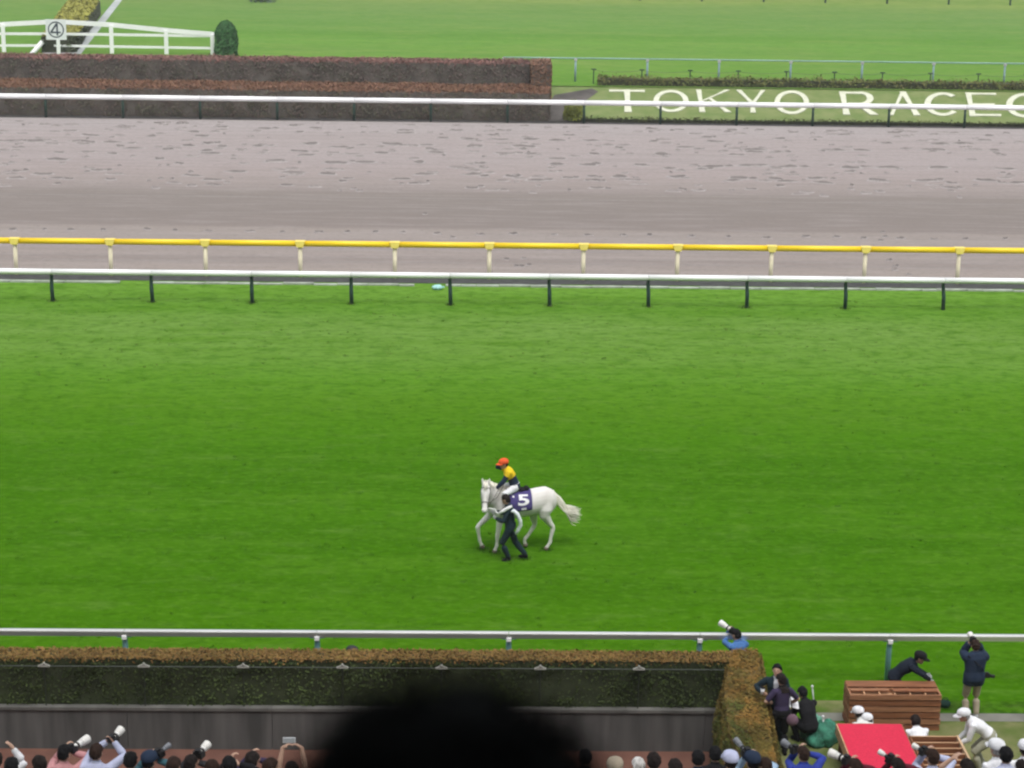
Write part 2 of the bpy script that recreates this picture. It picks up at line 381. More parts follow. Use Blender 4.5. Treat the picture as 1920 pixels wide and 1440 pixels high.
# inner turf rail: thick white tube on goose-neck dark green posts
xa, xb = xat(98, 560, Y_TURF), xat(1767, 575, Y_TURF); step = (xb - xa) / 9
mb = MB(); mb.tube([(.03, -.02, -.1), (.015, -.02, .5), (0, .16, .9), (0, .10, 1.12)], [.075, .075, .066, .05], 8)
rail('turf_rail', 'thick white tube rail on dark green posts at the far edge of the green turf', Y_TURF, 1.13, [xa + step * k for k in range(-5, 16)],
     (.104, .108), white_m, mk(mb, 'post', green_m, True), green_m, jit=.03)
# yellow dirt rail
xa, xb = xat(28, 460, Y_YEL), xat(1798, 480, Y_YEL); step = (xb - xa) / 10
mb = MB(); mb.tube([(0, .0, -.1), (0, 0, .5), (0, 0, 1.30)], [.082, .082, .088], 8)
mbc = MB(); Pq = [(-.20, .115), (.20, .115), (.13, -.125), (-.13, -.125)]
V = [(x, yy, z) for yy in (-.14, .11) for x, z in Pq]
mbc.add(V, [(0, 1, 2, 3)[::-1], (4, 5, 6, 7), (0, 1, 5, 4), (1, 2, 6, 5), (2, 3, 7, 6), (3, 0, 4, 7)])
me = mk(mbc, 'clamp', yclamp_m)
bm_ = bmesh.new(); bm_.from_mesh(me); bmesh.ops.recalc_face_normals(bm_, faces=bm_.faces); bm_.to_mesh(me); bm_.free()
rail('dirt_rail', 'yellow tube rail on cream posts along the near edge of the dirt track', Y_YEL, 1.36, [xa + step * k for k in range(-5, 16)],
     (.11, .12), yellow_m, mk(mb, 'post', cream_m, True), cream_m, (('clamp', me),))
# far white rail of the dirt track
xa, xb = xat(1095, 215, Y_FAR), xat(1809, 222, Y_FAR); step = (xb - xa) / 5
mb = MB(); mb.tube([(0, .0, -.1), (0, 0, .7), (0, .06, 1.2)], [.075, .075, .07], 8)
rail('infield_rail', 'overexposed white tube rail on dark posts at the far edge of the dirt track', Y_FAR, 1.22, [xa + step * k for k in range(-10, 10)],
     (.135, .15), white_m, mk(mb, 'post', green_m, True), green_m)
# thin teal fence behind the lettering
Y_TF = YL(160, BANK_H)+2.2
zt = Q(1480, 114, Y_TF).z
xa, xb = xat(1079, 130, Y_TF), xat(1884, 130, Y_TF); step = (xb - xa) / 6
hp = zt - BANK_H
mb = MB(); mb.tube([(0, 0, BANK_H - .1), (0, 0, zt - .04)], [.065, .065], 8)
mbc = MB(); mbc.box((-.09, -.08, -.16), (.09, .08, .0))
rail('thin_fence', 'thin pale teal rail on grey blue posts behind the lettered bank', Y_TF, zt, [xa + step * k for k in range(-1, 10)], (.05, .045), tealp_m,
     mk(mb, 'post', pm('bluegrey_post', (.23, .33, .36), var=.1), True), tealp_m, (('cap', mk(mbc, 'cap', grey_m)),))
# low rope posts
Y_RP = Y_TF - .9
root = empty('rope_fence', (0, Y_RP, BANK_H), 'short dark T topped posts joined by a thin rope behind the low hedge', 'fence')
xs = spread(xat(1113, 140, Y_RP), xat(1203.5, 140, Y_RP), 0, 16)
ztp = Q(1384, 133, Y_RP).z - BANK_H
mb = MB(); mb.tube([(0, 0, -.1), (0, 0, ztp)], .035, 6); mb.bar((-.16, 0, ztp), (.16, 0, ztp), .06, .06)
me = mk(mb, 'post', green_m)
for x in xs:
    o = link('post', me, root); o.location = (x, 0, 0)
mb = MB(); mb.tube([(x + (dx * (xs[1] - xs[0])), 0, ztp - .06 - .10 * (1 - (2 * dx - 1) ** 2)) for x in xs[:-1] for dx in (0, .25, .5, .75)], .012, 4)
mb.build('rope', pm('rope', (.10, .13, .08)), root)
# rail at the far edge of the infield turf, its posts just inside the top of the picture
Y_TOP = YL(5, BANK_H, 1500)
root = rail('far_rail', 'distant white rail whose dark post feet show along the top edge', Y_TOP, BANK_H + 1.25, spread(xat(1316, 0, Y_TOP), xat(1432, 0, Y_TOP), -9, 9), (.1, .1), white_m,
     mk(MB().tube([(0, 0, BANK_H - .1), (0, 0, BANK_H + 1.2)], [.09, .09], 6), 'post', green_m), green_m)

# ------------------------------------------------------------------ white crossing fence, marker and topiary at top left
Y_WF = YL(103, BANK_H, 208) + 1.0
wf = empty('white_fence', (0, Y_WF, BANK_H), 'white three bar wooden fence with a peaked top rail behind the far hedge', 'fence')
def loc(px, py, y, o): return Q(px, py, y) - o.location
def fbar(pts, wz, nm='bar', y=None, wy=.10):
    mb = MB()
    for a, b in zip(pts[:-1], pts[1:]): mb.bar(loc(*a, y or Y_WF, wf), loc(*b, y or Y_WF, wf), wy, wz)
    mb.build(nm, white_m, wf)
fbar([(-160, 66), (0, 46), (105, 40.5)], .30, 'top_bar'); fbar([(105, 40.5), (208, 46.5), (311, 57), (402, 64.5)], .30, 'top_bar')
fbar([(-160, 63), (105, 63.5)], .17, y=Y_WF + .03); fbar([(105, 63.5), (402, 67.5)], .17, y=Y_WF + .03)
fbar([(-160, 85), (105, 85.5)], .15, y=Y_WF + .03); fbar([(105, 85.5), (402, 90.5)], .15, y=Y_WF + .03)
for px, py in ((-98, 56), (5, 46), (208, 47), (311, 57), (398, 65)):
    mb = MB(); a = loc(px, py, Y_WF - .09, wf); mb.box((a.x - .13, a.y - .06, -.1), (a.x + .13, a.y + .06, a.z)); mb.build('post', white_m, wf)
br = empty('brace_pole', Q(60, 101, Y_WF - .5), 'thick white pole leaning left of the marker board', 'pole')
mb = MB(); a = Q(60, 101, Y_WF - .5) - br.location; b = Q(79, 79, Y_WF - .3) - br.location; mb.tube([a - (b - a) * .25, a, b], .16, 8); mb.build('shaft', white_m, br, True)
mb = MB(); mb.tube([b, b + (b - a).normalized() * .05], .17, 8); mb.build('cap', white_m, br, True)

Y_MK = Y_WF - 1.0
mk_o = empty('marker_sign', G(105, 112, BANK_H), 'white square marker board with a circled 4 on a white post', 'sign')
mk_o.location.y = Y_MK; mk_o.location.z = BANK_H
c = Q(105, 55.5, Y_MK) - mk_o.location; half = .5 * (Q(124, 55, Y_MK) - Q(86, 55, Y_MK)).length
mb = MB(); mb.box((c.x - half, -.03, c.z - half * 1.0), (c.x + half, .03, c.z + half)); mb.build('board', pm('sign_white', (.74, .75, .78), var=.04), mk_o)
mb = MB(); mb.box((c.x + .0, -.08, -.1), (c.x + .24, -.034 + .0, c.z - half - .004)); mb.build('post', white_m, mk_o)
ink = pm('sign_ink', (.045, .06, .085), var=.1)
mb = MB(); nn = 40; r1, r2 = half * .80, half * .68
for k in range(nn):
    a = 2 * math.pi * k / nn; ca, sa = math.cos(a), math.sin(a)
    mb.v += [(c.x + r1 * ca, -.040, c.z + r1 * sa), (c.x + r2 * ca, -.040, c.z + r2 * sa), (c.x + r1 * ca, -.031, c.z + r1 * sa), (c.x + r2 * ca, -.031, c.z + r2 * sa)]
for k in range(nn):
    a = 4 * k; b = 4 * ((k + 1) % nn)
    mb.f += [(a, a + 1, b + 1, b), (a + 2, a, b, b + 2), (a + 1, a + 3, b + 3, b + 1)]; mb.m += [0, 0, 0]
mb.build('ring', ink, mk_o)
mb = MB(); h = half
def stroke(mb, a, b, wd, y0, y1):
    a, b = Vector((a[0], 0, a[1])), Vector((b[0], 0, b[1])); d = (b - a).normalized(); s = Vector((-d.z, 0, d.x)) * wd / 2
    P = [a - s, b - s, b + s, a + s]; o = Vector((c.x, 0, c.z))
    mb.add([p + o + Vector((0, y0, 0)) for p in P] + [p + o + Vector((0, y1, 0)) for p in P], [(0, 1, 2, 3), (7, 6, 5, 4), (0, 4, 5, 1), (1, 5, 6, 2), (2, 6, 7, 3), (3, 7, 4, 0)])
stroke(mb, (.12 * h, .62 * h), (.12 * h, -.58 * h), .17 * h, -.044, -.032)
stroke(mb, (.10 * h, .60 * h), (-.50 * h, -.26 * h), .17 * h, -.043, -.0325)
stroke(mb, (-.54 * h, -.27 * h), (.46 * h, -.27 * h), .16 * h, -.042, -.033)
mb.build('numeral', ink, mk_o, fix=True)

# ------------------------------------------------------------------ foliage
def leaf_mesh(name, pts, nrm, size, mats, pick, parent, tilt=.9):
    """one mesh of small leaf blades scattered over a surface; pick = material index per leaf"""
    n = len(pts); pts = np.asarray(pts, float); nrm = np.asarray(nrm, float)
    rnd = RNG.normal(size=(n, 3)); nn_ = nrm + rnd * tilt * .5; nn_ /= np.linalg.norm(nn_, axis=1)[:, None] + 1e-9
    t = np.cross(nn_, RNG.normal(size=(n, 3))); t /= np.linalg.norm(t, axis=1)[:, None] + 1e-9
    b = np.cross(nn_, t); s = size * RNG.uniform(.6, 1.35, n)[:, None]
    v = np.stack([pts - t * s, pts + b * s * .5 + nn_ * s * .12, pts + t * s, pts - b * s * .5 + nn_ * s * .12], 1).reshape(-1, 3)
    me = bpy.data.meshes.new(name); me.vertices.add(4 * n); me.vertices.foreach_set('co', v.ravel())
    me.loops.add(4 * n); me.loops.foreach_set('vertex_index', np.arange(4 * n))
    me.polygons.add(n); me.polygons.foreach_set('loop_start', np.arange(n) * 4); me.polygons.foreach_set('loop_total', np.full(n, 4))
    for mt in mats: me.materials.append(mt)
    me.polygons.foreach_set('material_index', np.asarray(pick, np.int32)); me.update()
    o = link(name, me, parent); tag(o, kind='stuff'); return o

def hedge_box(name, label, prism_top, z0, z1, mats, core, size, dens, topfrac=.35, bulge=.06, group=None, z1b=None, jag=.03, skirt=0.0, topk=1.3):
    """clipped hedge on a footprint polygon (counter-clockwise x,y): a rough core with leaves over top and sides.
       mats: (side leaf a, side leaf b, top leaf a, top leaf b)"""
    c0 = Vector((sum(p[0] for p in prism_top) / len(prism_top), sum(p[1] for p in prism_top) / len(prism_top), z0))
    root = empty(name, c0, label, 'hedge', group)
    P = [(p[0] - c0.x, p[1] - c0.y) for p in prism_top]; H = z1 - z0
    mb = MB(); cs = size * .7
    n = len(P); cx = cy = 0
    def inset(p, d):
        v = Vector(p); l = v.length; return tuple(v)
    mb.prism([(x * (1 - cs / max(abs(x), .3)) if abs(x) > .01 else x, y * (1 - cs / max(abs(y), .2)) if abs(y) > .01 else y) for x, y in P], -.05, H - cs)
    mb.build('core', core, root)
    pts = []; nr = []; pk = []
    for i in range(n):                                   # sides
        a, b = Vector(P[i]), Vector(P[(i + 1) % n]); L = (b - a).length
        k = int(L * H * dens); e = (b - a).normalized(); no = Vector((e.y, -e.x))
        u = RNG.uniform(0, L, k); zz = RNG.uniform(-.02, H, k)
        dep = RNG.uniform(-.06, .015, k) * bulge / .06
        for uu, z_, dp in zip(u, zz, dep):
            nz = noise.noise(Vector((uu * 1.3, z_ * 1.3, i * 5))) * bulge
            q = a + e * uu + no * (dp + nz); pts.append((q.x, q.y, z_)); nr.append((no.x, no.y, .35))
            t = (z_ / H); top = t > 1 - topfrac * RNG.uniform(.2, 1.1)
            pk.append((2 if RNG.random() < .6 else 3) if top else (0 if RNG.random() < .62 - .5 * noise.noise(Vector((uu * .8, z_ * 1.1, i * 3 + 9))) else 1))
    xs_ = [p[0] for p in P]; ys_ = [p[1] for p in P]; A = (max(xs_) - min(xs_)) * (max(ys_) - min(ys_))
    k = int(A * dens * topk); u = RNG.uniform(min(xs_), max(xs_), k); v = RNG.uniform(min(ys_), max(ys_), k)
    ins = np.zeros(k, bool); j = n - 1
    for i in range(n):
        xi, yi, xj, yj = P[i][0], P[i][1], P[j][0], P[j][1]
        cnd = ((yi > v) != (yj > v)) & (u < (xj - xi) * (v - yi) / (yj - yi + 1e-12) + xi); ins ^= cnd; j = i
    for x, y in zip(u[ins], v[ins]):
        z_ = H + noise.noise(Vector((x * .9, y * .9, 3.3))) * jag + RNG.normal(0, jag * .5)
        pts.append((x, y, z_)); nr.append((0, 0, 1)); pk.append(2 if RNG.random() < .6 else 3)
    leaf_mesh('leaves', pts, nr, size, mats, pk, root)
    return root

def leafm(name, col, var=.35): return pm(name, col, rough=.75, var=var, scale=1.2, spec=.08, world=True)
nl = [leafm('leaf_dark', (.038, .054, .018)), leafm('leaf_mid', (.062, .088, .028)), leafm('shoot_brown', (.205, .122, .044), .2), leafm('shoot_olive', (.175, .122, .038), .2)]
core_near = pm('hedge_shade', (.030, .040, .017), var=.4, scale=3)  # core colour a little deeper than the side leaves
XR = G(1420, 1222, 1.0).x
hedge_box('clipped_hedge', 'long clipped hedge, brown new growth on top, standing on the low grey wall', [(-22, Y_HFR), (XARM + .3, Y_HFR), (XARM + .3, Y_HTOP), (-22, Y_HTOP)],
          -.02, 1.0, nl, core_near, .034, 800, topfrac=.10, jag=.025, topk=2.2)
# the arm of the hedge that comes towards the stand
al = [leafm('arm_olive', (.135, .105, .028), .25), leafm('arm_green', (.085, .095, .024), .25), leafm('arm_brown', (.225, .128, .034), .25), leafm('arm_tan', (.185, .122, .032), .25)]; core_arm = pm('arm_core', (.12, .082, .024), var=.3, scale=3)  # core coloured much like the arm leaves
def arm():
    c0 = Vector((XARM, Y_HFR - 1, 0)); root = empty('sloping_hedge', c0, 'short olive brown hedge sloping down towards the crowd at the end of the long hedge', 'hedge')
    # ridge lines, left edge and right edge of the top, then the foot of the sloping left side
    rows = [(1219, 1376, 1420, 1366, 1.0), (1250, 1366, 1425, 1350, 1.0), (1290, 1358, 1432, 1336, .98), (1330, 1362, 1438, 1336, .93), (1370, 1366, 1444, 1340, .85), (1405, 1380, 1450, 1352, .72), (1436, 1396, 1456, 1372, .55)]
    V = []
    for py, l, r, fl, z in rows:
        a = G(l, py, z) - c0; b = G(r, py, z) - c0; g = G(fl, py + 8, .25 * z) - c0
        V.append((Vector((g.x - .10, a.y, -1.0)), Vector((g.x - .02, a.y, .35 * z)), Vector((a.x, a.y, z)), Vector((b.x, b.y, z - .02)), Vector((b.x + .12, b.y, z * .45)), Vector((b.x + .10, b.y, -.05 if py < 1400 else -1.0))))
    mb = MB()
    for row in V: mb.v += [tuple(p) for p in row]
    for i in range(len(V) - 1):
        for j in range(5): a = i * 6 + j; mb.f.append((a, a + 1, a + 7, a + 6)); mb.m.append(0)
    k = (len(V) - 1) * 6; mb.f += [(5, 4, 3, 2, 1, 0), tuple(range(k, k + 6))]; mb.m += [0, 0]
    cr = mb.build('core', core_arm, root, fix=True)
    me = cr.data; pts = []; nr = []; pk = []
    for p in me.polygons:
        vs = [me.vertices[i].co for i in p.vertices]; no = p.normal
        k = int(p.area * 1900)
        for _ in range(k):
            q = vs[0]
            s, t = random.random(), random.random()
            if len(vs) == 4: q = (vs[0] * (1 - s) + vs[1] * s) * (1 - t) + (vs[3] * (1 - s) + vs[2] * s) * t
            else:
                i = random.randrange(1, len(vs) - 1)
                if s + t > 1: s, t = 1 - s, 1 - t
                q = vs[0] + (vs[i] - vs[0]) * s + (vs[i + 1] - vs[0]) * t
            q = q + no * (.05 + .07 * noise.noise(q * 1.6) + random.uniform(-.05, .03))
            pts.append(tuple(q)); nr.append(tuple(no + Vector((0, 0, .4))))
            gr = noise.noise(q * .9 + Vector((4, 1, 2)))
            up = no.z > .6
            g2 = noise.noise(q * 3.2) + .35 * noise.noise(q * 9) + random.gauss(0, .18)
            pk.append((2 if g2 > .10 else (3 if g2 > -.16 else 0)) if up and gr < .16 else (0 if g2 > -.02 else (1 if q.z < .6 or gr > .12 else 3)))
    leaf_mesh('leaves', pts, nr, .030, al, pk, root, .85)
arm()
# far two-tier hedge
fl = [leafm('far_leaf_dark', (.135, .104, .088), .15), leafm('far_leaf_green', (.118, .118, .078), .15), leafm('far_shoot_red', (.20, .105, .072), .2), leafm('far_shoot_brown', (.18, .108, .064), .2)]
f2 = [leafm('back_leaf_dark', (.128, .098, .088), .15), leafm('back_leaf_green', (.106, .106, .076), .15), leafm('back_shoot', (.23, .12, .105)), leafm('back_shoot2', (.18, .11, .09))]
core_far = pm('far_hedge_core', (.10, .088, .076), var=.4, scale=1)  # core colour a little deeper than the far leaves
Z1 = Q(500, 168, Y_BK0 - .1).z
xe = xat(1031, 200, Y_BK0)
yb1 = YL(153, Z1, 500)
hedge_box('front_hedge', 'lower front tier of the dark far hedge with a reddish top, behind the white rail', [(-62, Y_BK0 - .1), (xe, Y_BK0 - .1), (xe, yb1), (-62, yb1)], 0, Z1, fl, core_far, .065, 260, topfrac=.06, jag=.08, bulge=.12)
Z2 = Q(500, 113, yb1 + .25).z
xe2 = xat(1033, 120, yb1 + .6); yb2 = YL(106, Z2, 500)
hedge_box('back_hedge', 'taller back tier of the dark far hedge with a pinkish top', [(-62, yb1 + .25), (xat(994, 120, yb1), yb1 + .25), (xat(994, 120, yb1), yb2), (-62, yb2)], 0, Z2, f2, core_far, .065, 240, topfrac=.06, jag=.08, bulge=.12)
e2 = [leafm('end_a', (.21, .115, .075)), leafm('end_b', (.17, .11, .07)), leafm('end_c', (.25, .14, .10)), leafm('end_d', (.20, .13, .085))]
hedge_box('hedge_end', 'brown square end block closing the far two tier hedge', [(xat(996, 120, yb1), yb1 - .5), (xe2, yb1 - .5), (xe2, yb2 + .1), (xat(996, 120, yb1), yb2 + .1)], 0, Z2 + .05, e2, core_far, .07, 220, jag=.06)
# low hedge along the top of the lettered bank, drooping at its left end
b2 = [leafm('bank_leaf_a', (.085, .105, .036)), leafm('bank_leaf_b', (.115, .135, .044)), leafm('bank_leaf_c', (.15, .145, .055)), leafm('bank_leaf_d', (.13, .155, .05))]
x0 = xat(1122, 158, Y_BK1)
zb = Q(1500, 152.5, Y_BK1 + .2).z
hedge_box('low_hedge', 'low ragged olive hedge along the top of the lettered bank', [(x0, Y_BK1 + .35), (x0 + 45, Y_BK1 + .35), (x0 + 45, Y_BK1 + 1.3), (x0, Y_BK1 + 1.3)], BANK_H - .25, zb, b2, pm('bank_hedge_core', (.03, .034, .015)), .085, 110, topfrac=.5, jag=.16, bulge=.12)
# dark edging plants at the foot of the bank
ed = [leafm('edge_a', (.050, .060, .028)), leafm('edge_b', (.08, .09, .04)), leafm('edge_c', (.09, .10, .04)), leafm('edge_d', (.06, .07, .03))]
hedge_box('edging', 'dark strip of low weeds at the foot of the lettered bank', [(xe + 1.4, Y_BK0 - .35), (60, Y_BK0 - .35), (60, Y_BK0 - .02), (xe + 1.4, Y_BK0 - .02)], 0.0, .22, ed, pm('edge_core', (.03, .034, .02)), .07, 130, jag=.10, bulge=.15)

def bush(name, label, loc, rx, ry, h, size, n, mats, core, power=2.5, cat='bush'):
    root = empty(name, loc, label, cat)
    mb = MB(); mb.ell((0, 0, h * .52), (rx * .86, ry * .86, h * .46), nu=12, nv=8)
    for i, p in enumerate(mb.v):
        q = Vector(p); s = 1 + .14 * noise.noise(q * 1.5); mb.v[i] = (q.x * s, q.y * s, q.z)
    mb.build('core', core, root)
    mb = MB(); mb.tube([(0, 0, -.1), (0, 0, h * .4)], [rx * .12, rx * .09], 6); mb.build('trunk', pm('bark', (.07, .05, .035)), root)
    pts = []; nr = []; pk = []
    for _ in range(n):
        t = random.random(); a = random.uniform(0, 2 * math.pi)
        rr = math.sqrt(max(1 - ((t - .55) / .46) ** 2, .002)) * .90 if t > .55 else 1.0 - .10 * (t / .55)
        q = Vector((rx * rr * math.cos(a), ry * rr * math.sin(a), h * t)); s = 1 + .13 * noise.noise(q * 1.6) + random.uniform(-.10, .03)
        pts.append((q.x * s, q.y * s, q.z)); nr.append((math.cos(a), math.sin(a), .4 if t < .8 else 1.2)); pk.append(0 if random.random() < .6 else 1)
    leaf_mesh('leaves', pts, nr, size, mats, pk, root)
    return root
Y_BU = Y_WF - .4
pb = Q(425, 108, Y_BU); ht = Q(424, 39, Y_BU).z - BANK_H; wd = .5 * (Q(447, 80, Y_BU) - Q(402, 80, Y_BU)).length
bush('topiary', 'dark green rounded topiary bush at the right end of the white fence', (pb.x, Y_BU, BANK_H), wd, wd, ht, .10, 2600, [leafm('top_a', (.035, .105, .036)), leafm('top_b', (.06, .15, .05))], pm('top_core', (.02, .045, .018)))
pc = onbank(1075, 224)
bush('yellow_shrub', 'small yellow green shrub beside the end of the far hedge', pc, .62, .5, 1.15, .08, 700, [leafm('ys_a', (.26, .29, .05)), leafm('ys_b', (.20, .24, .05))], pm('ys_core', (.12, .14, .03)))
# hedge running away behind the marker
hz = BANK_H + 1.15
A0, A1 = G(79, 67, hz), G(142, 67, hz); B0, B1 = G(128, 0, hz), G(186, 0, hz)
dirv0 = (B0 - A0) * 1.0; dirv1 = (B1 - A1) * 1.0
hedge_box('receding_hedge', 'hedge running away behind the marker board, its lit top painted yellow green', [(A0.x, A0.y), (A1.x, A1.y), (A1.x + dirv1.x, A1.y + dirv1.y), (A0.x + dirv0.x, A0.y + dirv0.y)], BANK_H, hz,
          [leafm('rh_shaded_a', (.06, .075, .05)), leafm('rh_shaded_b', (.085, .10, .06)), leafm('rh_lit_a', (.30, .295, .07), .12), leafm('rh_lit_b', (.27, .27, .075), .12)], pm('rh_core', (.05, .055, .03)), .15, 26, topfrac=.03, jag=.05, topk=4)  # lit top and shaded sides are put into the leaf colours
P0, P1, P2, P3 = G(133, 101, BANK_H), G(152, 101, BANK_H), G(232, -4, BANK_H), G(219, -4, BANK_H)
sheet('infield_path', [(P0.x, P0.y), (P1.x, P1.y), (P2.x, P2.y), (P3.x, P3.y)], BANK_H + .006, pm('pale_path', (.36, .39, .385), var=.15, scale=.4, world=True))
P0, P1, P2, P3 = G(80, 101, BANK_H), G(134, 101, BANK_H), G(133, 95, BANK_H), G(80, 95, BANK_H)
sheet('hedge_plinth', [(p.x, p.y) for p in (P0, P1, P2, P3)], BANK_H + .008, pm('plinth', (.42, .40, .41)))
# small dark shrub at the very top edge
pt = G(492, 3.5, BANK_H)
bush('far_shrub', 'small blue grey shrub cut by the top edge of the picture', pt, 1.2, .8, 1.3, .16, 300, [leafm('fs_a', (.10, .15, .10)), leafm('fs_b', (.12, .18, .10))], pm('fs_core', (.08, .12, .07)))

# ------------------------------------------------------------------ TOKYO RACEC... letters laid on the bank
let_m = pm('letter_cream', (.55, .565, .44), var=.10, scale=2, world=True)
sign = empty('ground_lettering', onbank(1540, 192), 'cream TOKYO RACECOURSE style letters laid out on the sloping bank, cut off at the right', 'lettering')
sign['label'] = 'large cream letters reading TOKYO RACEC laid on the olive bank'
def letter(strokes, x0, x1, t0, t1, rings=()):
    """strokes in a unit square (u right, v up): ((u0,v0,w0),(u1,v1,w1)); flared ends; placed by its corner pixels on the bank"""
    o0 = sign.location; mb = MB(); SL = (t1 - t0)
    def W(u, v, lift):
        # corners on the slope
        px = x0 + (x1 - x0) * u; py = t1 + (t0 - t1) * v + (u - .5) * (x1 - x0) * .010
        return onbank(px, py, lift) - o0
    asp = (x1 - x0) / 118.0 / max((t1 - t0) / 45.0, .1)
    def quad(pl, lift):
        n = len(pl); V = [W(u, v, .05 + lift) for u, v in pl] + [W(u, v, .006) for u, v in pl]
        mb.add(V, [tuple(range(n))] + [(i, i + n, (i + 1) % n + n, (i + 1) % n) for i in range(n)])
    for k, (a, b) in enumerate(strokes):
        (u0, v0, w0), (u1, v1, w1) = a, b
        w0 *= .90; w1 *= .90
        um, vm, wm = (u0 + u1) / 2, (v0 + v1) / 2, min(w0, w1) * .76 if abs(w0 - w1) < .06 else (w0 + w1) / 2
        if abs(v1 - v0) >= .25:      # mostly upright: widths run along u
            quad([(u0 - w0 / 2, v0), (um - wm / 2, vm), (u1 - w1 / 2, v1), (u1 + w1 / 2, v1), (um + wm / 2, vm), (u0 + w0 / 2, v0)], .004 * k)
        else:
            quad([(u0, v0 - w0 / 2), (um, vm - wm / 2), (u1, v1 - w1 / 2), (u1, v1 + w1 / 2), (um, vm + wm / 2), (u0, v0 + w0 / 2)], .004 * k)
    for (cu, cv, ru, rv, wu, wv, a0, a1) in rings:
        N = 32; V = []; F = []
        for k in range(N + 1):
            a = R(a0 + (a1 - a0) * k / N); ca, sa = math.cos(a), math.sin(a)
            o_, i_ = (cu + ru * ca, cv + rv * sa), (cu + (ru - wu) * ca, cv + (rv - wv) * sa)
            V += [W(*o_, .055), W(*i_, .055), W(*o_, .006), W(*i_, .006)]
        for k in range(N):
            a, b = 4 * k, 4 * k + 4
            F += [(a, a + 1, b + 1, b), (a, b, b + 2, a + 2), (a + 1, a + 3, b + 3, b + 1)]
        mb.add(V, F)
    mb.build('letter', let_m, sign)
T = [((.0, .95, .10), (1, .95, .10)), ((.50, 1, .20), (.53, 0, .24))]
O = [(.5, .5, .5, .5, .155, .10, 0, 360)]
K = [((.06, 1, .17), (.17, 0, .20)), ((.90, 1, .16), (.15, .48, .10)), ((.38, .62, .15), (.93, 0, .20))]
Yl = [((.09, 1, .20), (.55, .42, .18)), ((.92, 1, .16), (.58, .42, .16)), ((.56, .50, .20), (.58, 0, .22))]
Rl = [((.05, 1, .18), (.17, 0, .20)), ((.02, .95, .10), (.55, .95, .10)), ((.2, .47, .10), (.62, .47, .10)), ((.45, .47, .16), (.88, 0, .24))]
Al = [((.42, 1, .14), (.06, 0, .14)), ((.42, 1, .22), (.89, 0, .24)), ((.22, .33, .08), (.68, .33, .08))]
C = [(.52, .5, .52, .5, .18, .10, 48, 318)]
E = [((.09, 1, .18), (.22, 0, .20)), ((.05, .955, .09), (.86, .955, .09)), ((.1, .50, .09), (.82, .50, .09)), ((.16, .05, .10), (1.0, .05, .10))]
letter(T, 1142, 1209, 169, 211); letter([], 1225, 1291, 170, 211, O); letter(K, 1306, 1370, 169.5, 211); letter(Yl, 1380, 1435, 170, 212)
letter([], 1452, 1517, 171, 215, O); letter(Rl, 1575, 1648, 173, 216, [(.5, .71, .36, .29, .17, .09, -90, 90)]); letter(Al, 1668, 1726, 173, 217)
letter([], 1733, 1800, 174.5, 218, C); letter(E, 1809, 1877, 175, 219); letter([], 1886, 1954, 176, 221, C)

# ------------------------------------------------------------------ near wall, its edge, thin rail, the drain kerb by the turf rail
wall_m = pm('stained_concrete', (.056, .056, .054), var=.3, scale=1.6, stretch=(1.8, 1, .20), bump=.25, col2=(.118, .115, .112))
cap_m = pm('wall_cap', (.115, .113, .105), var=.35, scale=2.0, bump=.2)
wl = empty('retaining_wall', (-8, Y_WALL, PIT), 'low stained grey concrete wall under the long clipped hedge', 'wall')
xw0, xw1 = -22.0, XARM - .15
seg = 3.0; x = xw0
while x < xw1 - .05:
    e = min(x + seg, xw1)
    mb = MB(); mb.box((x + .006 + 8, .035, -.02), (e - .006 + 8, .40, .88)); mb.build('panel', wall_m, wl)
    mb = MB(); mb.box((x + .004 + 8, 0, .885), (e - .004 + 8, .42, .95)); mb.build('coping', cap_m, wl)
    x = e
# thin dark handrail standing on the wall with pale fittings
zr = Q(640, 1252, Y_WALL + .06).z
hr = empty('handrail', (0, Y_WALL + .06, -.03), 'thin dark handrail with small pale fittings in front of the long hedge', 'rail')
thin_m = pm('thin_rail', (.06, .07, .06), var=.2)
xs = [xat(p, 1252, Y_WALL + .06) for p in (83, 270, 457, 640, 827, 1014, 1198)]; st_ = (xs[-1] - xs[0]) / 6
xs = [xs[0] + st_ * k for k in range(-5, 7)] + [XARM - .3]
mb = MB(); mb.tube([(xs[0], 0, zr + .03), (xs[-1], 0, zr + .03)], .012, 6); mb.build('pipe', thin_m, hr)
pmh = mk(MB().tube([(0, 0, 0), (0, 0, zr + .02)], .012, 6), 'post', pm('thin_post', (.02, .026, .016)))
mbf = MB(); mbf.bar((-.12, 0, -.015), (.12, 0, -.015), .05, .022); mbf.bar((-.12, 0, -.01), (0, 0, .035), .04, .02); mbf.bar((.0, 0, .035), (.12, 0, -.01), .04, .02); mbf.ell((0, 0, .045), (.03, .03, .035), nu=6, nv=4)
fit = mk(mbf, 'fitting', pm('pale_fitting', (.30, .30, .27), var=.1))
for x in xs[:-1]:
    o = link('post', pmh, hr); o.location = (x, 0, 0)
    o = link('fitting', fit, hr); o.location = (x, -.01, zr + .05)
# pale kerb pieces between drain and turf
kb = empty('kerb', (0, YL(537), 0), 'broken line of pale kerb stones between the drain and the turf', 'kerb')
km = [pm('kerb_white', (.31, .345, .295), var=.25, scale=2), pm('kerb_grey', (.27, .30, .25), var=.3, scale=2)]
x = -30.0
meshes = {}
while x < 32:
    L = random.choice((.6, .9, 1.2, 1.2)); k = random.random()
    if k < .84:
        key = (L, k < .42)
        if key not in meshes:
            mb = MB(); mb.box((.01, -.12, -.05), (L - .01, .10, .07)); meshes[key] = mk(mb, 'stone', km[0 if k < .42 else 1])
        o = link('stone', meshes[key], kb); o.location = (x, random.uniform(-.05, .05), random.uniform(-.03, .0)); o.rotation_euler = (0, 0, random.gauss(0, .012))
    x += L
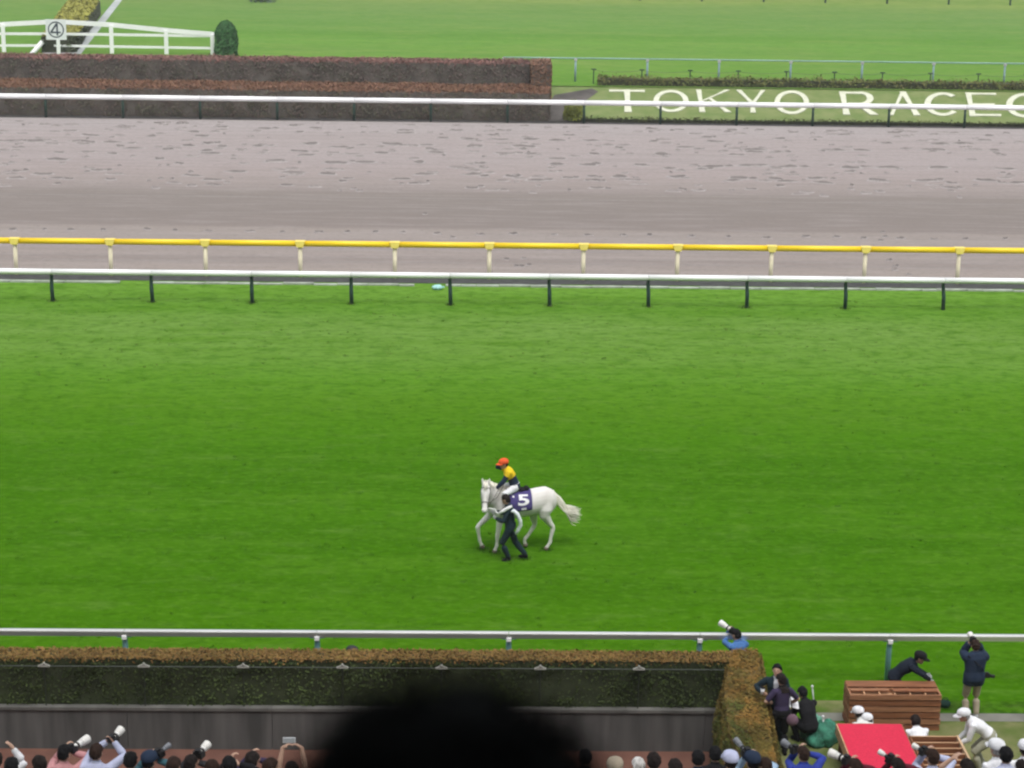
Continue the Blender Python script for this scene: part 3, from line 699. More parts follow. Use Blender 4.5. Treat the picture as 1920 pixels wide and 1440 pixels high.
# litter by the turf rail
sk = empty('blue_sack', G(820, 543, 0), 'small pale blue sack lying at the turf edge under the rail', 'sack')
mb = MB(); mb.ell((0, 0, .09), (.21, .16, .11), nu=12, nv=8)
for i, p in enumerate(mb.v): q = Vector(p); mb.v[i] = tuple(q * (1 + .16 * noise.noise(q * 9)))
mb.build('bag', pm('pale_blue', (.36, .62, .64), var=.1, scale=9), sk, True); mb = MB(); mb.ell((.23, 0, .10), (.05, .04, .04), nu=8, nv=5); mb.build('knot', pm('pale_blue2', (.34, .58, .60)), sk, True)

# ------------------------------------------------------------------ hoof prints in the dirt
def prints():
    prof_ = [(0, -0.0, 0), (.55, .012, 0), (1.0, .055, 1), (1.35, .0, 1)]
    mb = MB(); dm = pm('damp_sand', (.150, .133, .125), var=.15, scale=3, world=True); rm = pm('thrown_sand', (.285, .258, .25), var=.12, scale=3, world=True)
    def one(x, y, rx, ry, ang, mi=0):
        n = 10; V = [(x, y, .006)]; ca, sa = math.cos(ang), math.sin(ang); jj = [random.uniform(.75, 1.25) for _ in range(n)]
        hz_ = [random.uniform(.5, 1.3) for _ in range(n)]
        for rr, zz, _ in prof_[1:]:
            for k in range(n):
                a = 2 * math.pi * k / n; u, v = rx * rr * jj[k] * math.cos(a), ry * rr * jj[k] * math.sin(a)
                V.append((x + u * ca - v * sa, y + u * sa + v * ca, .006 + zz * hz_[k] * (1.25 if v > 0 else .8)))
        F = [(0, 1 + k, 1 + (k + 1) % n) for k in range(n)]; M_ = [mi] * n
        for r_ in range(2):
            for k in range(n):
                a = 1 + r_ * n + k; b = 1 + r_ * n + (k + 1) % n; F.append((a, a + n, b + n, b)); M_.append(mi if r_ == 0 else 1)
        o = len(mb.v); mb.v += V
        for f, q in zip(F, M_): mb.f.append(tuple(i + o for i in f)); mb.m.append(q)
    ya, yb = YL(362), YL(236)
    for py_, hw in ((494.5, .07), (486, .05), (374, .06)):           # harrow lines, the furrow shading put into flat darker strips
        yr = YL(py_); n0 = 0
        for x in np.arange(-36, 38, 1.5):
            w1 = hw * (.7 + .6 * abs(noise.noise(Vector((x * .4, yr, 0))))); y0 = yr + .03 * noise.noise(Vector((x * .3, yr, 4)))
            mb.add([(x, y0 - w1, .007), (x + 1.5, y0 - w1, .007), (x + 1.5, y0 + w1, .007), (x, y0 + w1, .007)], [(0, 1, 2, 3)], 2)
    for pl, dens, sz in ((240, .5, .8), (246, .6, .8), (254, .6, .9), (262, .7, .9), (275, 1.0, 1.1), (281, .5, .9), (288, .8, 1.0), (296, .5, .9), (308, 1.1, 1.15), (315, .5, .9), (330, 1.0, 1.05), (337, .6, .9), (345, .6, .8), (353, .35, .6)):
        yl = YL(pl); x = -36 + random.uniform(0, 3)
        while x < 38:
            if noise.noise(Vector((x * .11, yl * 1.7, 2))) > -.30 and random.random() < dens:
                L_ = random.uniform(.22, .62) * sz; one(x, yl + random.gauss(0, .22), L_, random.uniform(.14, .30) * sz, random.gauss(0, .16))
                if random.random() < .35: one(x + L_ * random.uniform(.8, 1.6), yl + random.gauss(0, .25), L_ * .5, random.uniform(.1, .2), random.gauss(0, .2))
            x += random.choice((1.5, 2.3, 3.1, 4.2)) * random.uniform(.8, 1.3)
    for _ in range(330):
        k_ = random.random(); one(random.uniform(-36, 38), ya + (yb - ya) * k_, random.uniform(.12, .40), random.uniform(.10, .22), random.gauss(0, .2), 2)
    for _ in range(110): one(random.uniform(-34, 36), random.uniform(ya, yb), random.uniform(.06, .16), random.uniform(.07, .16), random.uniform(0, 3))
    x = -26
    while x < 28: one(x, YL(440) + random.gauss(0, .12), random.uniform(.10, .2), random.uniform(.08, .14), 0); x += random.uniform(1.1, 1.9)
    for px, py in ((950, 487), (982, 485), (978, 500), (992, 498), (968, 500), (1668, 489), (1681, 500), (1678, 507), (1705, 516), (1655, 436), (1660, 445), (1652, 452), (796, 402), (850, 446)):
        g = G(px, py); one(g.x, g.y, .11, .10, 0)
    tag(mb.build('hoof_prints', [dm, rm, pm('faint_sand', (.205, .182, .173), var=.15, scale=3, world=True)]), kind='stuff')
prints()

# ------------------------------------------------------------------ figures
def remesh(mb, voxel, smooth=3, fac=.5):
    me = mb.mesh('tmp'); bm = bmesh.new(); bm.from_mesh(me); bmesh.ops.recalc_face_normals(bm, faces=bm.faces); bm.to_mesh(me); bm.free()
    o = bpy.data.objects.new('tmp', me); COL.objects.link(o)
    md = o.modifiers.new('r', 'REMESH'); md.mode = 'VOXEL'; md.voxel_size = voxel; md.use_smooth_shade = True
    s = o.modifiers.new('s', 'SMOOTH'); s.factor = fac; s.iterations = smooth
    dg = bpy.context.evaluated_depsgraph_get(); ev = o.evaluated_get(dg)
    me2 = bpy.data.meshes.new_from_object(ev)
    bpy.data.objects.remove(o); bpy.data.meshes.remove(me)
    return me2
def arrays(me):
    v = np.empty(len(me.vertices) * 3); me.vertices.foreach_get('co', v); v = v.reshape(-1, 3)
    vn = np.empty(len(me.vertices) * 3); me.vertices.foreach_get('normal', vn); vn = vn.reshape(-1, 3)
    fs = [tuple(p.vertices) for p in me.polygons]
    fc = np.array([v[list(f)].mean(0) for f in fs])
    return v, vn, fs, fc
def shell(name, v, vn, fs, mask, off, noise_amp=0., ns=9.):
    """the faces of a body region, lifted off the skin: a garment, hair or cap"""
    idx = np.nonzero(mask)[0]; use = {}; V = []; F = []
    cnt = {}
    for i in idx:
        f = fs[i]
        for a, b in zip(f, f[1:] + f[:1]): k = (min(a, b), max(a, b)); cnt[k] = cnt.get(k, 0) + 1
    edge = set()
    for (a, b), c in cnt.items():
        if c == 1: edge.add(a); edge.add(b)
    for i in idx:
        g = []
        for a in fs[i]:
            if a not in use:
                use[a] = len(V); o = off * (.35 if a in edge else 1.)
                p = Vector(v[a])
                if noise_amp: o += noise_amp * noise.noise(p * ns) * (0 if a in edge else 1)
                V.append(v[a] + vn[a] * o)
            g.append(use[a])
        F.append(tuple(g))
    me = bpy.data.meshes.new(name); me.from_pydata([tuple(p) for p in V], [], F)
    me.polygons.foreach_set('use_smooth', [True] * len(F)); me.update(); return me
def ik(a, t, l1, l2, pole):
    a, t = Vector(a), Vector(t); d = t - a; L = d.length
    if L > (l1 + l2) * .995: d = d * ((l1 + l2) * .995 / L); L = d.length; t = a + d
    u = d / L; x = (l1 * l1 - l2 * l2 + L * L) / (2 * L); h = math.sqrt(max(l1 * l1 - x * x, 0))
    p = Vector(pole); p = p - u * p.dot(u); p.normalize()
    return a + u * x + p * h, t

BODY = {}
def body(pose, voxel):
    """pose -> a continuous body mesh (faces +Y, left is -X) and which bone every face belongs to"""
    key = (repr(sorted(pose.items())), voxel)
    if key in BODY: return BODY[key]
    g = pose.get
    pel = Vector(g('pel', (0, 0, .93))); lean = R(g('lean', 4)); side = R(g('side', 0)); tw = R(g('twist', 0)); w = g('w', 1.0)
    MT = Matrix.Rotation(tw, 3, 'Z') @ Matrix.Rotation(side, 3, 'Y') @ Matrix.Rotation(-lean, 3, 'X')
    bend = g('bend', 0.0)                   # extra forward curl of the upper back
    MU = MT @ Matrix.Rotation(-R(bend), 3, 'X')
    def tp(x, y, z): return pel + MT @ Vector((x, y, z)) if z < .26 else pel + MT @ Vector((0, 0, .26)) + MU @ Vector((x, y, z - .26))
    mb = MB()
    rings = [(-.09, .02, .115, .09), (-.03, .0, .165, .118), (.05, -.005, .163, .115), (.16, .0, .142, .102), (.26, .005, .152, .108), (.36, .01, .168, .117), (.44, .0, .172, .104), (.49, -.005, .125, .08), (.53, -.005, .07, .065)]
    sx = MT @ Vector((1, 0, 0))
    V = []; n = 16
    for z, y, rx, ry in rings:
        for k in range(n):
            a = 2 * math.pi * k / n; ca, sa = math.cos(a), math.sin(a)
            ex = lambda c: math.copysign(abs(c) ** .85, c)
            V.append(tp(rx * w * ex(ca), y + ry * ex(sa), z))
    F = [(i * n + k, i * n + (k + 1) % n, (i + 1) * n + (k + 1) % n, (i + 1) * n + k) for i in range(len(rings) - 1) for k in range(n)]
    F += [tuple(range(n - 1, -1, -1)), tuple((len(rings) - 1) * n + k for k in range(n))]
    mb.add(V, F)
    # head
    MH = Matrix.Rotation(R(g('hyaw', 0)) + tw, 3, 'Z') @ Matrix.Rotation(R(g('hroll', 0)), 3, 'Y') @ Matrix.Rotation(-R(g('hpitch', 0)), 3, 'X')
    neck = tp(0, .0, .51); hc = neck + (MU @ Vector((0, .02, .06))) + MH @ Vector((0, .03, .115))
    mb.tube([neck - (MU @ Vector((0, 0, .05))), neck + (hc - neck) * .6], [.062, .054], 10)
    def HP(x, y, z): return hc + MH @ Vector((x, y, z))
    mb.ell(hc, (.077, .097, .112), MH, 14, 10)
    mb.ell(HP(0, .028, -.055), (.058, .066, .066), MH, 12, 8)
    mb.ell(HP(0, .095, -.012), (.013, .024, .028), MH, 8, 6)           # nose
    mb.ell(HP(0, .06, -.10), (.03, .03, .022), MH, 8, 6)              # chin
    mb.ell(HP(0, .082, .028), (.05, .016, .012), MH, 8, 6)            # brow
    for s in (-1, 1): mb.ell(HP(s * .080, -.005, -.012), (.014, .022, .034), MH, 8, 6)
    bones = {'torso': (pel - MT @ Vector((0, 0, .06)), tp(0, 0, .25), .13, .13), 'chest': (tp(0, 0, .26), tp(0, 0, .47), .145, .13), 'neck': (tp(0, 0, .525), neck + (hc - neck) * .45, .05, .05), 'head': (HP(0, 0, -.05), HP(0, 0, .04), .09, .10)}
    J = dict(pel=pel, neck=neck, hc=hc, MH=MH, MT=MT, MU=MU)
    for s, nm in ((-1, 'l'), (1, 'r')):
        sh = tp(s * .178 * w, -.005, .455) + Vector(g('sh' + nm, (0, 0, 0)))
        el, hd = ik(sh, g('h' + nm, (s * .24, .06, pel.z - .12)), .285, .25, g('e' + nm, (s * .4, -1, -.25)))
        mb.tube([tp(s * .11 * w, 0, .45), sh, sh + (el - sh) * .35, el, el + (hd - el) * .3, hd], [.05, .060, .052, .042, .042, .028], 10)
        fd = (hd - el).normalized(); hv = g('hd' + nm)
        if hv: fd = (fd * .4 + Vector(hv).normalized()).normalized()
        pn = Vector(g('pn' + nm, (s * -1, .1, .1))); pn = (pn - fd * pn.dot(fd)).normalized(); ac = fd.cross(pn).normalized()   # palm normal, across
        M3 = Matrix((ac, fd, pn)).transposed()
        mb.ell(hd + fd * .050, (.040, .055, .018), M3, 10, 7); mb.tube([hd - fd * .03, hd + fd * .03], [.027, .028], 8)
        curl = g('curl' + nm, .5)
        for q in range(4):
            a0 = hd + fd * .085 + ac * (-.030 + .020 * q); L_ = (.070, .080, .074, .056)[q]
            d1 = (fd + pn * curl * .7).normalized(); d2 = (fd * (1 - .9 * curl) + pn * curl * 1.3).normalized()
            b1 = a0 + d1 * L_ * .5; mb.tube([a0 - fd * .02, a0, b1, b1 + d2 * L_ * .5], [.0105, .0105, .0098, .0085], 6)
        ta = hd + fd * .025 - ac * .034; td = (fd * .65 - ac * .75 + pn * .35).normalized(); mb.tube([ta + ac * .015, ta, ta + td * .035, ta + td * .035 + (fd * .9 + pn * .5).normalized() * .03], [.013, .0135, .012, .010], 6)
        bones['uarm' + nm] = (sh, el, .055, .042); bones['farm' + nm] = (el, hd, .042, .03); bones['hand' + nm] = (hd + fd * .03, hd + fd * .15, .03, .03)
        hp = pel + MT @ Vector((s * .092, 0, -.03))
        kn, an = ik(hp, g('f' + nm, (s * .11, 0, .085)), .425, .42, g('k' + nm, (s * .12, 1, 0)))
        mb.tube([hp + Vector((0, 0, .05)), hp + (kn - hp) * .12, hp + (kn - hp) * .5, kn, kn + (an - kn) * .32, an], [.085, .088, .072, .055, .056, .037], 12)
        td = Vector(g('t' + nm, (s * .22, 1, 0))).normalized(); hl = an - td * .045 - Vector((0, 0, .035)); fz = Vector((0, 0, -.04))
        mb.tube([hl, an + td * .03 - Vector((0, 0, .030)), an + td * .11 - Vector((0, 0, .045)), an + td * .175 - Vector((0, 0, .052))], [(.034, .044), (.040, .046), (.043, .034), (.032, .024)], 10)
        bones['thigh' + nm] = (hp, kn, .085, .055); bones['shank' + nm] = (kn, an, .055, .037); bones['foot' + nm] = (hl, an + td * .16 - Vector((0, 0, .05)), .045, .035)
        J['h' + nm] = hd; J['fd' + nm] = fd; J['el' + nm] = el; J['sh' + nm] = sh; J['kn' + nm] = kn
        J['pn' + nm] = pn
    me = remesh(mb, voxel, 3, .45)
    v, vn, fs, fc = arrays(me)
    names = list(bones); D = []; T = []
    for nme in names:
        a, b, ra, rb = bones[nme]; a = np.array(a); b = np.array(b); ab = b - a
        t = np.clip(((fc - a) @ ab) / (ab @ ab), 0, 1); D.append(np.linalg.norm(fc - a - t[:, None] * ab, axis=1) - (ra + (rb - ra) * t)); T.append(t)
    D = np.array(D); lab = D.argmin(0); tt = np.array(T)[lab, np.arange(len(fc))]
    lab = np.array(names)[lab]
    hl_ = (fc - np.array(hc)) @ np.array(MH)          # head-local
    BODY[key] = (me, v, vn, fs, fc, lab, tt, hl_, J, {})
    return BODY[key]

SKIN = pm('skin', (.46, .29, .21), rough=.6, var=.08, scale=8, spec=.3)
def cloth(name, col, var=.16): return pm('cloth_' + name, col, rough=.85, var=var, scale=5, spec=.12, bump=.25)
CL = dict(white=(.72, .73, .76), offwhite=(.62, .62, .60), lavender=(.46, .49, .66), pink=(.50, .25, .26), navy=(.020, .032, .060), darknavy=(.012, .017, .028), black=(.012, .012, .014), teal=(.05, .13, .16), blue=(.035, .055, .30),
          skyblue=(.07, .17, .40), grey=(.20, .20, .21), lightgrey=(.45, .46, .48), beige=(.36, .31, .235), brown=(.10, .06, .045), purple=(.045, .035, .075), yellow=(.72, .50, .02), red=(.45, .03, .03), orange=(.75, .11, .035), lightblue=(.36, .50, .66),
          olive=(.12, .12, .06), maroon=(.10, .02, .03), cream=(.62, .56, .44), suit=(.016, .030, .040), charcoal=(.04, .04, .045), khaki=(.30, .30, .23), darkgreen=(.02, .05, .04))
for k_ in list(CL): CL[k_] = cloth(k_, CL[k_])
HAIR = {k_: pm('hair_' + k_, c, rough=.75, var=.35, scale=30, spec=.08, stretch=(1, 1, .2)) for k_, c in dict(black=(.010, .010, .011), brown=(.030, .018, .014), dark=(.018, .014, .013), grey=(.30, .29, .28), white=(.55, .54, .52)).items()}
EYE = pm('eye', (.01, .008, .007), rough=.2, var=.0); LIP = pm('lip', (.30, .11, .09), rough=.6)

def person(label, loc, yaw, pose, top='white', bottom='charcoal', shoe='black', hair='black', cap=None, sleeve=1.0, height=1.72, voxel=.010, group=None, hairlen='short', face=True, gloves=None, hem=.12, jacket_off=.016, patches=()):
    me, v, vn, fs, fc, lab, tt, hl_, J, cache = body(pose, voxel)
    o = link('person', me); setmat(o, SKIN) if not me.materials else setmat(o, SKIN)
    tag(o, label, 'person', group); o.location = loc; o.rotation_euler = (0, 0, yaw); o.scale = (height / 1.72,) * 3
    def part(nm, key, fn, mat):
        if key not in cache: cache[key] = fn()
        ch = link(nm, cache[key], o); setmat(ch, mat); return ch
    inn = lambda *ks: np.isin(lab, ks)
    def m_top():
        m = inn('torso', 'chest') | (inn('neck') & (tt < .3))
        m |= inn('thighl', 'thighr') & (tt < hem)
        m |= inn('uarml', 'uarmr') & (tt < min(1, sleeve * 2) + .001)
        if sleeve > .5: m |= inn('farml', 'farmr') & (tt < (sleeve - .5) * 2)
        return shell('top', v, vn, fs, m, jacket_off, .006, 7)
    part('jacket' if hem > .1 else 'shirt', ('top', sleeve, hem, jacket_off), m_top, CL[top])
    part('trousers', 'bot', lambda: shell('bot', v, vn, fs, inn('thighl', 'thighr', 'torso') & (fc[:, 2] < 9) & ~(inn('torso') & (tt > .45)) | (inn('shankl', 'shankr') & (tt < .97)), .020, .008, 9), CL[bottom])
    for s in 'lr':
        part('shoe', 'shoe' + s, lambda: shell('shoe', v, vn, fs, inn('foot' + s) | (inn('shank' + s) & (tt > .96)), .006), CL[shoe])
        if gloves: part('glove', 'glove' + s, lambda: shell('glove', v, vn, fs, inn('hand' + s) | (inn('farm' + s) & (tt > .9)), .005), CL[gloves])
    if hair:
        def hm():
            z, y, x = hl_[:, 2], hl_[:, 1], hl_[:, 0]
            m = inn('head', 'neck') & (z > -.012 + .80 * y) & ~((np.abs(x) > .078) & (z < .02) & (y > -.04))
            if hairlen == 'long': m |= inn('neck', 'chest') & (z < .0) & (z > -.26) & (y < -.02) & (np.abs(x) < .085)
            return shell('hair', v, vn, fs, m, .026 if hairlen == 'short' else .032, .014, 28)
        part('hair', ('hair', hairlen), hm, HAIR[hair])
    MH, hc = J['MH'], J['hc']
    M4 = MH.to_4x4(); M4.translation = hc
    if cap:
        if 'cap' not in cache:
            mb = MB(); n = 14; V = []; F = []
            prof_ = [(.097, .116, .030), (.101, .120, .045), (.100, .118, .075), (.085, .100, .108), (.05, .06, .130), (.012, .014, .136)]
            for rx, ry, z in prof_:
                for k in range(n):
                    a = 2 * math.pi * k / n; V.append((rx * math.cos(a), -.004 + ry * math.sin(a), z))
            for i in range(len(prof_) - 1):
                for k in range(n): F.append((i * n + k, i * n + (k + 1) % n, (i + 1) * n + (k + 1) % n, (i + 1) * n + k))
            F.append(tuple((len(prof_) - 1) * n + k for k in range(n))); mb.add(V, F); cache['cap'] = mb.mesh('cap', True)
            mb = MB(); V = []; m_ = 8
            for zz in (.034, .026):
                for k in range(m_ + 1):
                    a = R(25 + 130 * k / m_); V.append((.098 * math.cos(a), .114 * math.sin(a), zz)); V.append((.100 * math.cos(a), .114 * math.sin(a) + .075 * math.sin(a) ** 1.5, zz - .018))
            F = []; q = 2 * (m_ + 1)
            for k in range(m_):
                a = 2 * k; F += [(a, a + 1, a + 3, a + 2), (q + a, q + a + 2, q + a + 3, q + a + 1), (a + 1, q + a + 1, q + a + 3, a + 3)]
            mb.add(V, F); cache['visor'] = mb.mesh('visor', True)
        cp = link('cap', cache['cap'], o); setmat(cp, CL[cap]); cp.matrix_local = M4 @ Matrix.Scale(1.14, 4)
        vs = link('visor', cache['visor'], cp); setmat(vs, CL[cap])
    if face:
        if 'eye' not in cache:
            mb = MB(); mb.ell((0, 0, 0), (.012, .007, .006), nu=6, nv=4); cache['eye'] = mb.mesh('eye', True)
            mb = MB(); mb.ell((0, 0, 0), (.024, .008, .007), nu=8, nv=4); cache['mouth'] = mb.mesh('mouth', True)
        for s in (-1, 1):
            e = link('eye', cache['eye'], o); setmat(e, EYE); e.matrix_local = M4 @ Matrix.Translation((s * .031, .093, .008))
        e = link('mouth', cache['mouth'], o); setmat(e, LIP); e.matrix_local = M4 @ Matrix.Translation((0, .092, -.062))
    def W(p): return Vector(loc) + Matrix.Rotation(yaw, 3, 'Z') @ (Vector(p) * height / 1.72)
    J2 = {k_: W(J[k_]) for k_ in ('pel', 'hc', 'hl', 'hr', 'ell', 'elr', 'neck', 'shl', 'shr')}
    RZ = Matrix.Rotation(yaw, 3, 'Z')
    J2['fwd'] = RZ @ (MH @ Vector((0, 1, 0))); J2['up'] = RZ @ (MH @ Vector((0, 0, 1))); J2['o'] = o
    J2['fdl'] = RZ @ J['fdl']; J2['fdr'] = RZ @ J['fdr']
    return J2

blk_m = pm('camera_black', (.012, .012, .013), rough=.45, var=.2); wlens_m = pm('lens_white', (.72, .71, .68), rough=.4, var=.05); glens_m = pm('lens_grey', (.17, .18, .20), rough=.4, var=.1); glass_m = pm('lens_glass', (.02, .02, .03), rough=.08, var=0)
slv_m = pm('silver', (.55, .56, .58), rough=.3, var=.05, metal=.3)
def tele(label, eye, d, L=.34, mat=None, r=.055, group=None, back=.0):
    """camera with a long lens: eye = back of the body, d = pointing direction"""
    mat = mat or wlens_m; d = Vector(d).normalized(); up = Vector((0, 0, 1)); sx = d.cross(up).normalized(); uz = sx.cross(d)
    root = empty('telephoto_camera', eye, label, 'camera', group)
    root.matrix_world = Matrix((sx, d, uz)).transposed().to_4x4(); root.location = eye
    mb = MB(); mb.box((-.068, .0, -.05), (.068, .07, .045)); mb.box((-.032, .005, .0455), (.032, .065, .078)); mb.box((.04, .0705, -.048), (.07, .10, .03)); mb.build('camera_body', blk_m, root)
    mb = MB(); mb.tube([(0, .071, 0), (0, .12, 0), (0, .14, 0), (0, L * .62, 0)], [r * .62, r * .66, r * .80, r * .84], 12); mb.build('lens_barrel', mat, root, True)
    mb = MB(); mb.tube([(0, L * .36, 0), (0, L * .36 + .03, 0)], [r * .88, r * .88], 12); mb.build('focus_ring', blk_m, root, True)
    mb = MB(); mb.tube([(0, L * .621, 0), (0, L * .66, 0), (0, L, 0)], [r * .86, r * 1.0, r * 1.12], 12, cap=False); mb.tube([(0, L - .001, 0), (0, L * .66, 0)], [r * 1.06, r * .95], 12, cap=False); mb.build('lens_hood', mat, root, True)
    mb = MB(); mb.tube([(0, L * .645, 0), (0, L * .66, 0)], [r * .9, r * .9], 12); mb.build('front_glass', glass_m, root, True)
    return root

# ---------------- the white horse
HA = R(10)                                             # turned a little towards the stand
hg = G(979, 1033, 0)
H_fwd = Vector((-math.cos(HA), -math.sin(HA), 0)); H_left = Vector((math.sin(HA), -math.cos(HA), 0))
HM = Matrix((H_fwd, H_left, Vector((0, 0, 1)))).transposed().to_4x4(); HM.translation = (hg.x, hg.y + .12, 0); HS = 1.05; HM = HM @ Matrix.Scale(HS, 4)
TOR = [(-.83, 1.20, .06, .10), (-.78, 1.20, .15, .20), (-.70, 1.21, .225, .275), (-.55, 1.225, .275, .33), (-.35, 1.21, .29, .325), (-.1, 1.165, .295, .325), (.15, 1.15, .292, .345), (.35, 1.155, .275, .375), (.52, 1.20, .235, .375), (.68, 1.20, .195, .31), (.80, 1.17, .14, .21), (.85, 1.15, .07, .10)]
def tor(x):
    for (x0, *a), (x1, *b) in zip(TOR[:-1], TOR[1:]):
        if x0 <= x <= x1: t = (x - x0) / (x1 - x0); return [p + (q - p) * t for p, q in zip(a, b)]
    return TOR[0][1:]
def tsurf(x, ang, off):                                # point on the barrel: ang 0 = left side, 90 = spine
    z, w_, h_ = tor(x); a = R(ang); return Vector((x, (w_ + off) * math.cos(a), z + (h_ + off) * math.sin(a)))
def horse():
    mb = MB()
    V = []; n = 20; F = []
    for x, z, w_, h_ in TOR:
        for k in range(n): a = 2 * math.pi * k / n; V.append((x, w_ * math.cos(a), z + h_ * math.sin(a)))
    for i in range(len(TOR) - 1):
        for k in range(n): F.append((i * n + k, i * n + (k + 1) % n, (i + 1) * n + (k + 1) % n, (i + 1) * n + k))
    F += [tuple(range(n - 1, -1, -1)), tuple((len(TOR) - 1) * n + k for k in range(n))]; mb.add(V, F)
    poll = Vector((.98, .44, 1.80))
    nk = [Vector((.50, .0, 1.27)), Vector((.69, .06, 1.38)), Vector((.84, .17, 1.53)), Vector((.94, .31, 1.68)), poll]
    mb.tube(nk, [(.19, .34), (.165, .30), (.135, .245), (.112, .19), (.09, .13)], 14)
    hd = Vector((.14, .52, -.84)).normalized()
    jaw = Vector((.20, .70, .50)); 
    hpts = [poll + Vector((-.01, -.04, .02)), poll + hd * .10, poll + hd * .22, poll + hd * .36, poll + hd * .50, poll + hd * .60, poll + hd * .645]
    up = Vector((.25, .95, .62)).normalized()          # forehead side
    mb.tube([p - up * o for p, o in zip(hpts, (.0, .02, .03, .015, .005, .0, .0))], [(.085, .09), (.105, .125), (.098, .14), (.072, .098), (.062, .075), (.065, .068), (.045, .045)], 14, up=up)
    sx = hd.cross(up).normalized()
    for s in (-1, 1): mb.ell(poll + hd * .17 + sx * s * .088 + up * .03, (.03, .03, .03))           # orbits
    for s in (-1, 1): mb.ell(poll + hd * .59 + sx * s * .045 + up * .03, (.025, .03, .025))          # nostrils
    mb.ell(poll + hd * .63 - up * .055, (.035, .035, .03))                                           # lower lip
    for s in (-1, 1):                                  # ears
        b = poll + sx * s * .065 + Vector((0, 0, .06)); mb.tube([b - Vector((0, 0, .05)), b + Vector((0, 0, .04)) + sx * s * .012, b + Vector((0, 0, .10)) + sx * s * .018, b + Vector((0, 0, .145)) + sx * s * .015], [(.030, .025), (.036, .025), (.027, .018), (.007, .007)], 8)
    L = lambda *p: [Vector(q) for q in p]
    # forelegs: left planted, right reaching forward
    mb.tube(L((.46, .06, 1.34), (.50, .13, 1.20), (.56, .17, .98), (.58, .155, .80), (.62, .145, .50), (.63, .145, .46), (.64, .14, .28), (.645, .14, .17), (.665, .14, .13), (.69, .14, .055)), [.08, .125, .12, .085, .056, .060, .037, .044, .037, .048], 12, up=Vector((0, 1, 0)))
    mb.tube(L((.48, -.06, 1.34), (.56, -.12, 1.22), (.66, -.15, 1.00), (.80, -.145, .83), (1.03, -.13, .62), (1.06, -.13, .575), (1.03, -.13, .36), (1.01, -.13, .25), (1.00, -.13, .20), (.955, -.13, .10)), [.08, .125, .12, .085, .058, .062, .038, .045, .037, .046], 12, up=Vector((0, 1, 0)))
    # hind legs: left pushing back, right swinging forward under the belly
    mb.tube(L((-.53, .05, 1.40), (-.55, .09, 1.25), (-.52, .15, 1.02), (-.50, .155, .88), (-.62, .14, .70), (-.72, .13, .57), (-.715, .13, .52), (-.67, .13, .30), (-.655, .13, .18), (-.62, .13, .13), (-.575, .13, .055)), [.08, .18, .18, .135, .082, .056, .058, .042, .048, .038, .047], 12, up=Vector((0, 1, 0)))
    mb.tube(L((-.50, -.05, 1.40), (-.50, -.09, 1.25), (-.36, -.15, 1.02), (-.27, -.155, .88), (-.31, -.14, .68), (-.33, -.13, .56), (-.30, -.13, .51), (-.17, -.13, .30), (-.10, -.13, .22), (-.085, -.13, .17), (-.10, -.13, .08)), [.08, .18, .18, .135, .080, .056, .058, .042, .048, .038, .045], 12, up=Vector((0, 1, 0)))
    mb.ell((-.55, .08, 1.22), (.22, .17, .28)); mb.ell((-.50, -.08, 1.22), (.22, .17, .28)); mb.ell((.55, .13, 1.15), (.19, .11, .28)); mb.ell((.58, -.13, 1.15), (.19, .11, .28)); mb.ell((.76, 0, 1.10), (.13, .17, .2))
    me = remesh(mb, .014, 14, .5)
    coat = pm('white_coat', (.64, .615, .585), rough=.8, var=.04, scale=3, spec=.12, col2=(.74, .725, .705))
    me.materials.append(coat)
    o = link('horse', me); o.matrix_world = HM; tag(o, 'white horse walking left with its head turned to the stand and purple cloth numbered 5', 'horse')
    hm = pm('hoof', (.16, .13, .10), rough=.6); 
    for p, dz in (((.695, .14, .03), 0), ((.94, -.13, .075), 0), ((-.565, .13, .03), 0), ((-.11, -.13, .055), 0)):
        hb = MB(); x, y, z = p; hb.tube([(x - .01, y, z + .035), (x + .012, y, z - .028)], [.050, .060], 10, up=Vector((0, 1, 0))); hb.build('hoof', hm, o, True)
    for s in (-1, 1):
        eb = MB(); eb.ell(poll + hd * .17 + sx * s * .106 + up * .035, (.014, .014, .016)); eb.build('eye', EYE, o, True)
        eb = MB(); eb.ell(poll + hd * .61 + sx * s * .055 + up * .045, (.010, .012, .010)); eb.build('nostril', pm('nostril', (.12, .08, .08)), o, True)
    # hair: mane, forelock, tail as bundles of locks
    hairm = pm('white_hair', (.72, .70, .60), rough=.7, var=.05, scale=10, spec=.2)
    mb = MB()
    for i in range(70):
        t = i / 69; k = t * (len(nk) - 1); a = int(min(k, len(nk) - 2)); f = k - a; p = nk[a].lerp(nk[a + 1], f)
        hgt = [.34, .30, .245, .19, .13][a] * (1 - f) + [.34, .30, .245, .19, .13][a + 1] * f
        d = (nk[a + 1] - nk[a]).normalized(); sxx = d.cross(Vector((0, 0, 1))).normalized(); uz = sxx.cross(d); b = p + uz * (hgt + .0)
        o2 = (-sxx if random.random() < .85 else sxx) * (.055 + .06 * random.random()); ln = random.uniform(.10, .20)
        mb.tube([b - uz * .03, b + uz * .012 + o2 * .3, b + o2 - uz * ln * .5, b + o2 * 1.35 - uz * ln + d * random.uniform(-.03, .03)], [.018, .020, .015, .004], 5)
    for i in range(14):
        b = poll + Vector((0, 0, .08)) + sx * random.uniform(-.045, .045); mb.tube([b, b + up * .10 - Vector((0, 0, .03)), b + up * .11 + hd * random.uniform(.12, .24)], [.014, .013, .004], 5)
    mb.build('mane', hairm, o, True)
    mb = MB()
